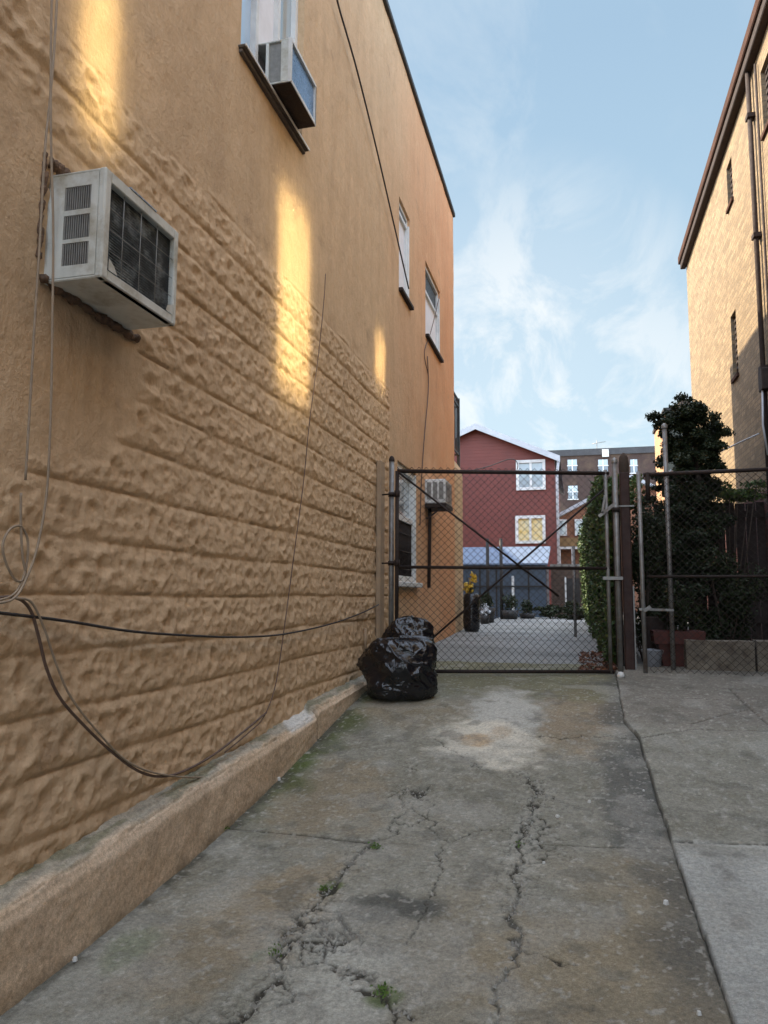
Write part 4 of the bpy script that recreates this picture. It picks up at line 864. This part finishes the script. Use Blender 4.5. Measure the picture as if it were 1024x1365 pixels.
for px in (650,668):
    s = at(px,740,'y',17.6); o = MB().tube([(s.x,17.6,-.53),(s.x,17.6,at(px,718,'y',17.6).z)], .04, 8).build('thin_post', M['trimdark'], None, (s.x,17.6,-.53)); tag(o, 'dark thin post in front of the shed, '+('left' if px == 650 else 'right')+' one of the two', 'post', 'thin posts in front of the blue shed')
wl = thing('brick_yard_wall', 'low brown brick yard wall with pale coping right of the blue shed', 'wall', (.3, 19.3, -.51)); zt_ = at(750,752,'y',19.3).z
MB().box(e.x+.12, .9, 19.3, 19.6, -.6, zt_-.06).build('brickwork', M['brick_wall'], wl); MB().box(e.x+.10, .92, 19.26, 19.64, zt_-.06, zt_).build('coping', M['concrete'], wl)
s = at(764,785,'y',19.27); mb = MB(); mb.box(s.x-.16, s.x+.16, 19.27, 19.299, -.5, .45); mb.build('doorway', M['black'], wl); mb = MB(); mb.box(s.x-.2, s.x-.161, 19.26, 19.299, -.5, .49); mb.build('door_trim', M['white'], wl)
# red house
Yr = 26.; L = at(560,600,'y',Yr).x-3; pk = at(635,570,'y',Yr); ev = at(742,611,'y',Yr); RXr = at(740,660,'y',Yr).x
slope = (pk.z-ev.z)/(ev.x-pk.x); le = pk.x-2.6
rh = thing('red_house', 'dark red sided house with white gable trim and two windows', 'house', ((L+RXr)/2, Yr+4, -.5))
def zroof(x): return pk.z-abs(x-pk.x)*(slope if x > pk.x else .42)
mb = MB(); pts = [(L,-.6),(RXr,-.6),(RXr,zroof(RXr)-.06),(pk.x,pk.z-.06),(L,zroof(L)-.06)]
# front face with window openings cut as boxes laid over: build as grid columns
wins = [(at(690,652,'y',Yr).x, at(726,652,'y',Yr).x, at(700,652,'y',Yr).z, at(700,615,'y',Yr).z),(at(689,723,'y',Yr).x, at(726,723,'y',Yr).x, at(700,723,'y',Yr).z, at(700,689,'y',Yr).z)]
wx0, wx1 = wins[0][0], wins[0][1]
def poly(mb, p, y): mb.add([(a, y, b) for a, b in p], [tuple(range(len(p)))])
poly(mb, [(L,-.6),(wx0,-.6),(wx0,zroof(wx0)-.06),(pk.x,pk.z-.06),(L,zroof(L)-.06)], Yr); poly(mb, [(wx1,-.6),(RXr,-.6),(RXr,zroof(RXr)-.06),(wx1,zroof(wx1)-.06)], Yr)
zs_ = [-.6, wins[1][2], wins[1][3], wins[0][2], wins[0][3]]
poly(mb, [(wx0,zs_[0]),(wx1,zs_[0]),(wx1,zs_[1]),(wx0,zs_[1])], Yr); poly(mb, [(wx0,zs_[2]),(wx1,zs_[2]),(wx1,zs_[3]),(wx0,zs_[3])], Yr); poly(mb, [(wx0,zs_[4]),(wx1,zs_[4]),(wx1,zroof(wx1)-.06),(wx0,zroof(wx0)-.06)], Yr)
mb.add([(RXr,Yr,-.6),(RXr,Yr+9,-.6),(RXr,Yr+9,zroof(RXr)-.06),(RXr,Yr,zroof(RXr)-.06)], [(0,1,2,3)]); mb.add([(L,Yr,-.6),(L,Yr+9,-.6),(L,Yr+9,zroof(L)-.06),(L,Yr,zroof(L)-.06)], [(3,2,1,0)])
mb.build('wall', M['redsiding'], rh)
mb = MB(); x1_ = ev.x+.12
for a, b in ((pk.x, x1_), (L-.2, pk.x)):
    za, zb2 = zroof(a), zroof(b); mb.add([(a,Yr-.25,za),(b,Yr-.25,zb2),(b,Yr+9.2,zb2),(a,Yr+9.2,za),(a,Yr-.25,za+.05),(b,Yr-.25,zb2+.05),(b,Yr+9.2,zb2+.05),(a,Yr+9.2,za+.05)], [(3,2,1,0),(4,5,6,7),(0,1,5,4),(1,2,6,5),(2,3,7,6),(3,0,4,7)])
mb.build('roof', M['flatroof'], rh)
mb = MB()
for a, b in ((pk.x, x1_), (L-.2, pk.x)):
    za, zb2 = zroof(a), zroof(b); mb.add([(a,Yr-.30,za-.12),(b,Yr-.30,zb2-.12),(b,Yr-.30,zb2+.09),(a,Yr-.30,za+.09),(a,Yr-.252,za-.12),(b,Yr-.252,zb2-.12),(b,Yr-.252,zb2+.09),(a,Yr-.252,za+.09)], [(0,1,2,3),(7,6,5,4),(0,4,5,1),(3,2,6,7),(1,5,6,2)])
mb.build('fascia', M['soffit'], rh)
for i, (a, b, c, d) in enumerate(wins):
    def fxz(mb, x0, x1, z0, z1, y, w, t): mb.box(x0-.04, x0+w, y-t, y+t, z0-.04, z1+.04); mb.box(x1-w, x1+.04, y-t, y+t, z0-.04, z1+.04); mb.box(x0+w, x1-w, y-t+.003, y+t-.003, z0-.04, z0+w); mb.box(x0+w, x1-w, y-t+.003, y+t-.003, z1-w, z1+.04)
    mb = MB(); fxz(mb, a, b, c, d, Yr-.02, .06, .04); mb.box((a+b)/2-.04, (a+b)/2+.04, Yr-.05, Yr+.01, c+.06, d-.06)
    w = mb.build('window', M['white'], rh)
    for x0, x1 in ((a+.05,(a+b)/2-.03),((a+b)/2+.03,b-.05)):
        MB().add([(x0,Yr+.02,c+.05),(x1,Yr+.02,c+.05),(x1,Yr+.02,d-.05),(x0,Yr+.02,d-.05)], [(0,1,2,3)]).build('pane', M['glasslight'] if i == 0 else M['yellowblind'], w)
mb = MB(); mb.tube([(x1_-.05,Yr-.2,ev.z-.05),(RXr+.1,Yr-.12,ev.z-.45),(RXr+.08,Yr-.1,ev.z-.6),(RXr+.08,Yr-.1,-.5)], .05, 8); mb.build('downpipe', M['soffit'], rh)
# wires between the houses
cw = smooth([at(617,630,'y',24), at(650,622,'y',24), at(680,612,'y',24), at(690,618,'y',24), at(688,632,'y',24)]); tag(MB().tube(cw, .016, 6).build('cable', M['cableb'], None, tuple(cw[0])), 'dark slack cable looping in front of the red house', 'cable')
# low orange house
Yo = 29.; a = at(744,690,'y',Yo); b = at(805,656,'y',Yo); oh = thing('orange_house', 'low orange brick house with white sloping roof edge and bright porch windows', 'house', (.8, Yo+2, -.5))
x0 = a.x-.15; xp = b.x+1.0; zp = a.z+(b.z-a.z)*(xp-a.x)/(b.x-a.x); xr = xp*2-x0; Yb = Yo
mb = MB(); poly(mb, [(x0,-.6),(xr,-.6),(xr,a.z-.1),(xp,zp-.1),(x0,a.z-.1)], Yo); mb.add([(x0,Yo,-.6),(x0,Yo+8,-.6),(x0,Yo+8,a.z-.1),(x0,Yo,a.z-.1)], [(3,2,1,0)]); mb.add([(xr,Yo,-.6),(xr,Yo+8,-.6),(xr,Yo+8,a.z-.1),(xr,Yo,a.z-.1)], [(0,1,2,3)]); mb.build('wall', M['brick_orange'], oh)
mb = MB()
for (p, zp1), (q_, zq1) in (((x0-.1,a.z-.06),(xp,zp)), ((xp,zp),(xr+.1,a.z-.06))):
    mb.add([(p,Yo-.2,zp1-.08),(q_,Yo-.2,zq1-.08),(q_,Yo+8,zq1-.08),(p,Yo+8,zp1-.08),(p,Yo-.2,zp1+.06),(q_,Yo-.2,zq1+.06),(q_,Yo+8,zq1+.06),(p,Yo+8,zp1+.06)], [(3,2,1,0),(4,5,6,7),(0,1,5,4),(1,2,6,5),(2,3,7,6),(3,0,4,7)])
mb.build('roof', M['soffit'], oh)
z0_, z1_ = at(770,714,'y',Yo).z, at(770,692,'y',Yo).z
for x in np.linspace(a.x+.12, a.x+1.5, 3):
    mb = MB(); mb.box(x-.2, x+.2, Yo-.05, Yo-.002, z0_, z0_+.06); mb.box(x-.2, x+.2, Yo-.05, Yo-.002, z1_-.06, z1_); mb.box(x-.2, x-.15, Yo-.049, Yo-.002, z0_+.06, z1_-.06); mb.box(x+.15, x+.2, Yo-.049, Yo-.002, z0_+.06, z1_-.06); w = mb.build('window', M['white'], oh); MB().box(x-.15, x+.15, Yo-.03, Yo-.004, z0_+.06, z1_-.06).build('pane', M['glasslight'], w)
mb = MB(); zt1 = at(770,718,'y',Yo).z; mb.box(a.x, a.x+1.6, Yo-.5, Yo-.06, zt1-.32, zt1); mb.build('porch_canopy', basic('ochre_wood', (.28,.17,.07), None, 5, .7), oh)
mb = MB(); mb.box(a.x, a.x+1.6, Yo-.48, Yo-.40, zt1-.42, zt1-.325); [mb.box(q-.03, q+.03, Yo-.48, Yo-.42, -.5, zt1-.42) for q in (a.x+.05,a.x+.5,a.x+.95,a.x+1.55)]; build_split(mb, 'porch_post', M['white'], oh)
# apartment block
Ya = 60.; l = at(746,600,'y',Ya); r = at(990,600,'y',Ya); zt = at(800,598,'y',Ya).z
ap = thing('apartment_building', 'dark brown brick apartment block closing the view in the distance', 'building', (5, Ya+6, -.5))
MB().box(l.x-6, r.x, Ya, Ya+14, -.6, zt-.5).build('wall', M['brick_dark'], ap); MB().box(l.x-6.1, r.x+.1, Ya-.12, Ya+14.1, zt-.5, zt).build('cornice', basic('dark_cornice', (.06,.06,.065), None, 3, .8), ap)
for rowz in range(4):
    for px, dbl in ((763,1),(804,1),(845,0)):
        c = at(px,621,'y',Ya); cz = c.z-rowz*(at(763,621,'y',Ya).z-at(763,656,'y',Ya).z); wd_ = .36 if dbl else .26
        mb = MB(); mb.box(c.x-wd_-.06, c.x+wd_+.06, Ya-.06, Ya-.002, cz-.62, cz-.55); mb.box(c.x-wd_-.05, c.x+wd_+.05, Ya-.05, Ya-.002, cz-.02, cz+.04); mb.box(c.x-.04, c.x+.04, Ya-.055, Ya-.002, cz-.55, cz+.5); w = mb.build('window', M['white'], ap)
        MB().box(c.x-wd_, c.x+wd_, Ya-.04, Ya-.003, cz-.55, cz-.02).build('pane', M['glass'], w); MB().box(c.x-wd_, c.x+wd_, Ya-.045, Ya-.003, cz+.04, cz+.5).build('pane', M['glasslight'], w)
c = at(815,598,'y',Ya+5); mb = MB(); mb.box(c.x-.9, c.x+1., Ya+4, Ya+7, zt-.1, zt+.75, .02); mb.box(c.x-1.6, c.x+2., Ya+4.2, Ya+7, zt-.1, zt+.3); mb.build('roof_bulkhead', basic('pale_bulkhead', (.42,.43,.38), None, 2, .8), ap)
mb = MB(); mb.tube([(c.x-1.2,Ya+4,zt),(c.x-1.2,Ya+4,zt+1.5)], .03, 6); mb.tube([(c.x-1.6,Ya+4,zt+1.2),(c.x-.5,Ya+4,zt+1.35)], .025, 6); build_split(mb, 'antenna', M['chrome'], ap)
mb = MB(); c = at(807,600,'y',Ya-.1); mb.box(c.x-.25, c.x+.25, Ya-.25, Ya-.122, c.z-.55, c.z+.05); mb.build('vent_box', M['white'], ap)
# orange side building
c1 = at(887,548,'x',2.35); c0 = at(877,562,'x',2.35)
so = thing('side_building', 'narrow orange brick building with sunlit side wall behind the evergreen', 'building', (4, c1.y+1, -.5))
zc = c1.z; mb = MB(); mb.box(2.35, 8, c1.y, c0.y+1, -.6, zc); mb.build('wall', M['brick_lit'], so); MB().box(2.30, 8.05, c1.y-.05, c0.y+1.05, zc, zc+.08).build('cornice', M['trimdark'], so)
MB().add([(2.351,c1.y-.006,-.6),(8,c1.y-.006,-.6),(8,c1.y-.006,zc),(2.351,c1.y-.006,zc)], [(0,1,2,3)]).build('front_shade', basic('shaded_front_tone', (.10,.11,.09), None, 2, .8), so)  # dark layer paints the unlit front of the orange building
s = at(912,545,'y',c1.y+.6); MB().box(s.x-.13, s.x+.13, c1.y+.4, c1.y+.75, zc+.08, zc+.4, .01).build('chimney', M['brick_wall'], so)

# ------------------------------------------------------------------ right building
RW = 2.2; YR = at(919,450,'x',RW).y; ZRR = 6.42
rb = thing('brick_building', 'tall tan brick building with brown roof edge on the right', 'building', (6, 4, -1.3))
RH = [(10.46,10.80,5.42,6.02),(10.66,11.0,3.02,3.92),(8.35,8.78,5.25,6.02),(8.35,8.75,3.05,3.95)]
for px0, px1, py0, py1 in ((370,413,258,530),(106,160,-60,190),(500,513,445,512)):
    p0 = at(px0, (py0+py1)/2, 'x', W); p1 = at(px1, (py0+py1)/2, 'x', W); pt = at((px0+px1)/2, py0, 'x', W); pb_ = at((px0+px1)/2, py1, 'x', W)
    print('reflection window', p0.y+.53, p1.y+.53, pb_.z+3.14, pt.z+3.14)
    RH.append((p0.y+.53, p1.y+.53, pb_.z+3.14, min(6.3, pt.z+3.14)))
yl = sorted(set([-8, YR]+[h[i] for h in RH for i in (0,1)])); zl = sorted(set([1.25, ZRR]+[h[i] for h in RH for i in (2,3)]))
mb = MB()
for i in range(len(yl)-1):
    for j in range(len(zl)-1):
        yc, zc_ = (yl[i]+yl[i+1])/2, (zl[j]+zl[j+1])/2
        if any(h[0] < yc < h[1] and h[2] < zc_ < h[3] for h in RH): continue
        mb.add([(RW,yl[i],zl[j]),(RW,yl[i+1],zl[j]),(RW,yl[i+1],zl[j+1]),(RW,yl[i],zl[j+1])], [(3,2,1,0)])
mb.add([(RW,YR,-1.4),(12,YR,-1.4),(12,YR,ZRR),(RW,YR,ZRR)], [(3,2,1,0)])
for h in RH:
    d = .1; x = RW
    mb.add([(x,h[0],h[2]),(x+d,h[0],h[2]),(x+d,h[0],h[3]),(x,h[0],h[3])], [(0,1,2,3)]); mb.add([(x,h[1],h[2]),(x+d,h[1],h[2]),(x+d,h[1],h[3]),(x,h[1],h[3])], [(0,1,2,3)]); mb.add([(x,h[0],h[2]),(x+d,h[0],h[2]),(x+d,h[1],h[2]),(x,h[1],h[2])], [(0,1,2,3)]); mb.add([(x,h[0],h[3]),(x+d,h[0],h[3]),(x+d,h[1],h[3]),(x,h[1],h[3])], [(0,1,2,3)])
mb.build('wall', M['brick_tan'], rb)
MB().box(RW+.12, 12, -8, YR-.02, -1.4, ZRR-.05).build('core', M['brick_wall'], rb)
MB().box(RW-.012, RW+.11, -8, YR+.012, -1.4, 1.25).build('painted_base', M['brick_red'], rb)
for i_, h in enumerate(RH):
    if i_ >= 4:
        mb = MB(); frame_yz(mb, RW+.012, h[0]-.04, h[1]+.04, h[2]-.04, h[3]+.04, .045, .05); w = mb.build('window', M['white'], rb)
        MB().add([(RW+.01,h[0],h[2]),(RW+.01,h[1],h[2]),(RW+.01,h[1],h[3]),(RW+.01,h[0],h[3])], [(3,2,1,0)]).build('pane', M['mirrorglass'], w); continue
    mb = MB(); x = RW+.07; frame_yz(mb, x, h[0], h[1], h[2], h[3], .025, .04); w = mb.build('window', M['pipe'], rb)
    MB().box(x+.01, x+.02, h[0], h[1], h[2], h[3]).build('pane', M['glass'], w)
    mb = MB(); [mb.box(x-.03, x+.005, h[0]+.025, h[1]-.025, q, q+.035) for q in np.arange(h[2]+.04, h[3]-.04, .085)]; mb.build('shutter_slats', M['pipe'], w)
    MB().box(RW-.03, RW+.05, h[0]-.03, h[1]+.03, h[2]-.05, h[2]-.002).build('sill', M['brown'], w)
mb = MB(); mb.box(RW-.13, RW+.5, -8, YR+.13, ZRR, ZRR+.15, .012); mb.box(RW+.5, 12, YR-.4, YR+.13, ZRR, ZRR+.15); mb.build('roof_edge', M['brown'], rb)
MB().box(RW-.10, RW-.001, -8, YR+.08, ZRR-.12, ZRR-.001, .01).build('soffit', M['pipe'], rb)
dp = thing('downpipe', 'dark brown downpipe on the brick building beside a thinner pipe', 'pipe', (2.14, 9.3, -.7)); yp = 9.15
MB().tube([(2.15,yp,6.40),(2.15,yp,4.3),(2.15,yp,-.7)], .028, 10).build('main_pipe', M['pipe'], dp); MB().tube([(2.17,yp-.28,6.2),(2.17,yp-.28,-.7)], .014, 8).build('thin_pipe', M['pipe'], dp)
mb = MB(); [mb.box(2.11, 2.198, yp-.06, yp+.06, z, z+.05) for z in (.9,2.6,4.2,5.7)]; build_split(mb, 'collar', M['pipe'], dp)
m1 = thing('meter_box', 'small utility box with fittings on the downpipe side of the brick wall', 'utility box', (2.15, 9.15, 2.3)); MB().box(2.10, 2.19, 9.02, 9.20, 2.35, 2.6, .01).build('box_body', M['rust'], m1); mb = MB(); mb.tube([(2.12,9.1,2.35),(2.10,9.08,1.95),(2.14,9.1,1.6)], .012, 6); mb.build('conduit', M['soffit'], m1)
for i, (p, q_, lab) in enumerate((((830,640),(1012,578),'upper black service wire running from the yard to the brick wall'),((700+90,660),(1024,590),'lower black service wire running from the ivy to the brick wall'))):
    A_ = at(*p, 'y', 11.5); B_ = at(*q_, 'x', 2.15); mid = (A_+B_)/2-Vector((0,0,.10)); pts = smooth([A_, mid, B_]); 
    if i == 0: tag(MB().tube(pts, .009, 6).build('cable', M['soffit'], None, tuple(pts[0])), lab, 'cable')
# wires seen left of the gate head
q = gp(828,906); tag(MB().lathe([(.001,0),(.03,0),(.035,.02),(.02,.05),(.001,.055)], (q.x,q.y,q.z+.015), 10).build('pale_stone', M['litter'], None, tuple(q)), 'small pale stone lying where the driveway meets the pavement by the gate', 'stone')
# unseen house added behind the stucco building; it keeps the yard in shade
nb = thing('yard_shade_house', 'plain tan house added unseen behind the stucco building to shade the yard', 'house', (-12, 20, -.5)); MB().box(-17, -7.4, YE+1.2, 25, -.6, 5.4).build('wall', M['stucco'], nb); MB().box(-17.1, -7.3, YE+1.1, 25.1, 5.4, 5.5).build('roof_edge', M['trimdark'], nb)

# ------------------------------------------------------------------ weeds and litter
def weed(px, py, n, r, lab):
    q = gp(px, py); c = np.array([q.x, q.y, q.z+.012])+rng.normal(size=(n,3))*np.array([r,r,.006]); o = leaves('weed', c, M['weed'], None, (.006,.015), tuple(q)); tag(o, lab, 'weed', 'weeds growing in the driveway cracks')
weed(500,1132,70,.015,'bright green weed where the slanting crack meets the cross joint of the driveway'); weed(432,1187,50,.013,'small weed in the left crack above the broken pieces'); weed(366,1272,40,.016,'small weed at the left edge of the broken crack pieces'); weed(300,1106,50,.016,'small weed at the foot of the ledge where the cross joint starts'); weed(512,1325,60,.016,'small weed in the broken hole nearest the bottom edge'); weed(692,1128,20,.012,'tiny weed in the right hand crack')
def chips(name, lab, pts, mat, s0, s1, grp=None):
    mb = MB(); first = gp(*pts[0])
    for p in pts:
        q = gp(*p); s = rng.uniform(s0, s1); a = rng.uniform(0, 3); k = 6
        ring = [(q.x+s*math.cos(a+i*6.283/k)*rng.uniform(.6,1.1), q.y+s*math.sin(a+i*6.283/k)*rng.uniform(.6,1.1)) for i in range(k)]
        mb.add([(x, y, q.z+.0) for x, y in ring]+[(x*.7+q.x*.3, y*.7+q.y*.3, q.z+s*.7+.006) for x, y in ring], [tuple(range(k, 2*k))]+[(i,(i+1)%k,(i+1)%k+k,i+k) for i in range(k)])
    o = mb.build(name, mat, None, tuple(first)); return o
for i, (p, lab) in enumerate([((372,1040),'white crumpled scrap lying beside the footing ledge'),((786,1070),'white chip on the driveway left of the pavement edge'),((743,1091),'white chip beside the right hand crack'),((725,1153),'small white chip just right of the crack rubble'),((858,1055),'pale chip lying near the pavement edge line'),((932,1353),'pale pebble near the bottom of the pavement edge'),((888,1206),'pale pebble by the pavement edge halfway down'),((100,1281),'pale pebble against the foot of the ledge')]):
    tag(chips('litter_scrap', lab, [p], M['litter'], .006, .016 if i else .022), lab, 'litter')
gv = []
for pts, w in CR[1:20]:
    if w < .009: continue
    for (ax, ay), (bx2, by2) in zip(pts, pts[1:]):
        L_ = math.hypot(bx2-ax, by2-ay)
        for _ in range(int(L_*90)):
            t = rng.uniform(); gv.append((ax+(bx2-ax)*t+rng.normal()*.013, ay+(by2-ay)*t+rng.normal()*.013))
mb = MB(); hx = np.array([g_[0] for g_ in gv]); hy = np.array([g_[1] for g_ in gv]); hz, _, _ = ground_fields(hx, hy)
for x, y, z in zip(hx, hy, hz):
    s = abs(rng.normal())*.0035+.0025; a = rng.uniform(0, 3)
    mb.add([(x+s*math.cos(a+i*2.09), y+s*math.sin(a+i*2.09), z-.001) for i in range(3)]+[(x,y,z+s*1.1)], [(0,1,3),(1,2,3),(2,0,3)])
gr = mb.build('gravel_crumbs', basic('concrete_crumbs', (.38,.365,.32), (.25,.24,.21), 90, .9, 0), None, (0,3,-1.2)); gr['kind'] = 'stuff'; gr['label'] = 'loose concrete crumbs along the driveway cracks'; gr['category'] = 'gravel'

# ------------------------------------------------------------------ lift, camera, light
for o in C.objects:
    if o.parent is None: o.location.z += Z0
cd = bpy.data.cameras.new('camera'); cam = bpy.data.objects.new('camera', cd); C.objects.link(cam)
from mathutils import Matrix
mw = Matrix(((BR[0],BU[0],-BF[0],0),(BR[1],BU[1],-BF[1],0),(BR[2],BU[2],-BF[2],Z0),(0,0,0,1))); cam.matrix_world = mw
cd.sensor_fit = 'VERTICAL'; cd.sensor_height = 36; cd.sensor_width = 27; cd.lens = FPX/1365*36; cd.clip_start = .05; cd.clip_end = 1500
sc = bpy.context.scene; sc.camera = cam; sc.render.resolution_x = 768; sc.render.resolution_y = 1024
S = Vector((-4.05,.53,3.14)).normalized(); el = math.asin(S.z); rot = math.atan2(S.x, S.y)
sd = bpy.data.lights.new('sun', 'SUN'); sd.energy = 2.0; sd.angle = math.radians(.5); sd.color = (1,.84,.62); so_ = bpy.data.objects.new('sun', sd); C.objects.link(so_); so_.rotation_euler = S.to_track_quat('Z','Y').to_euler(); so_.location = (0,0,30)
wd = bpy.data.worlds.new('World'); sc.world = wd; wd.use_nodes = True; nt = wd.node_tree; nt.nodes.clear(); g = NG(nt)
out = g.n('OutputWorld'); bg = g.n('Background'); nt.links.new(bg.outputs[0], out.inputs[0]); sk = g.n('TexSky', sky_type='NISHITA'); sk.sun_disc = False; sk.sun_elevation = el; sk.sun_rotation = rot; sk.air_density = 1.0; sk.dust_density = 1.2; sk.ozone_density = 1.2
tc = g.n('TexCoord'); sx = g.n('SeparateXYZ'); nt.links.new(tc.outputs['Generated'], sx.inputs[0]); den = g.math('ADD', g.math('MAXIMUM', sx.outputs[2], 0.), .18)
cb = g.n('CombineXYZ'); nt.links.new(g.math('DIVIDE', sx.outputs[0], den), cb.inputs[0]); nt.links.new(g.math('DIVIDE', sx.outputs[1], den), cb.inputs[1])
mp = g.n('Mapping'); nt.links.new(cb.outputs[0], mp.inputs[0]); mp.inputs['Rotation'].default_value = (0,0,.75); mp.inputs['Scale'].default_value = (1.9,.8,1)
n1 = g.noise(mp.outputs[0], 2.4, 10, .62, .5); n2 = g.noise(mp.outputs[0], .8, 4, .5)
def near_dir(px, py, a, b):
    d = at(px, py, 'y', 10.).normalized(); v = g.n('VectorMath', operation='DOT_PRODUCT'); nt.links.new(tc.outputs['Generated'], v.inputs[0]); v.inputs[1].default_value = d; return g.ramp(v.outputs['Value'], [(math.cos(math.radians(b)),0.),(math.cos(math.radians(a)),1.)])
bank = g.math('MAXIMUM', near_dir(700, 480, 2, 15), g.math('MULTIPLY', near_dir(850, 520, 1, 11), .8))
low = g.math('MULTIPLY', g.ramp(n1, [(.40,0.),(.60,1.)]), bank); thin = g.math('MULTIPLY', g.ramp(n1, [(.50,0.),(.74,.5)]), g.ramp(n2, [(.42,0.),(.6,1.)]))
haze_ = g.math('MULTIPLY', bank, .28)
cl = g.math('MINIMUM', g.math('MAXIMUM', g.math('MAXIMUM', low, thin), haze_), 1.)
grad = g.ramp(sx.outputs[2], [(.0,(.60,.80,.88)),(.20,(.46,.67,.79)),(.62,(.30,.48,.645))])
front = g.mix(g.math('MULTIPLY', cl, .95), grad, (.90,.93,.91))
over = g.mix(.5, sk.outputs[0], (3.3,3.5,3.7))  # white added to the sky outside the view to brighten the alley
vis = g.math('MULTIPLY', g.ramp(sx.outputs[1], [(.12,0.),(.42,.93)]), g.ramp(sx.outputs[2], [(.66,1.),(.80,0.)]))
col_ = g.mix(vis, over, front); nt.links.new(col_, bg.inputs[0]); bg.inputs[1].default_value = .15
sc.view_settings.view_transform = 'Standard'; sc.view_settings.look = 'None'; sc.view_settings.exposure = 2.62; sc.view_settings.gamma = 1
sc.render.engine = 'CYCLES'

sc.cycles.caustics_reflective = True; sc.cycles.blur_glossy = 0; sc.cycles.sample_clamp_indirect = 30; sc.cycles.use_guiding = True; sc.cycles.use_surface_guiding = True
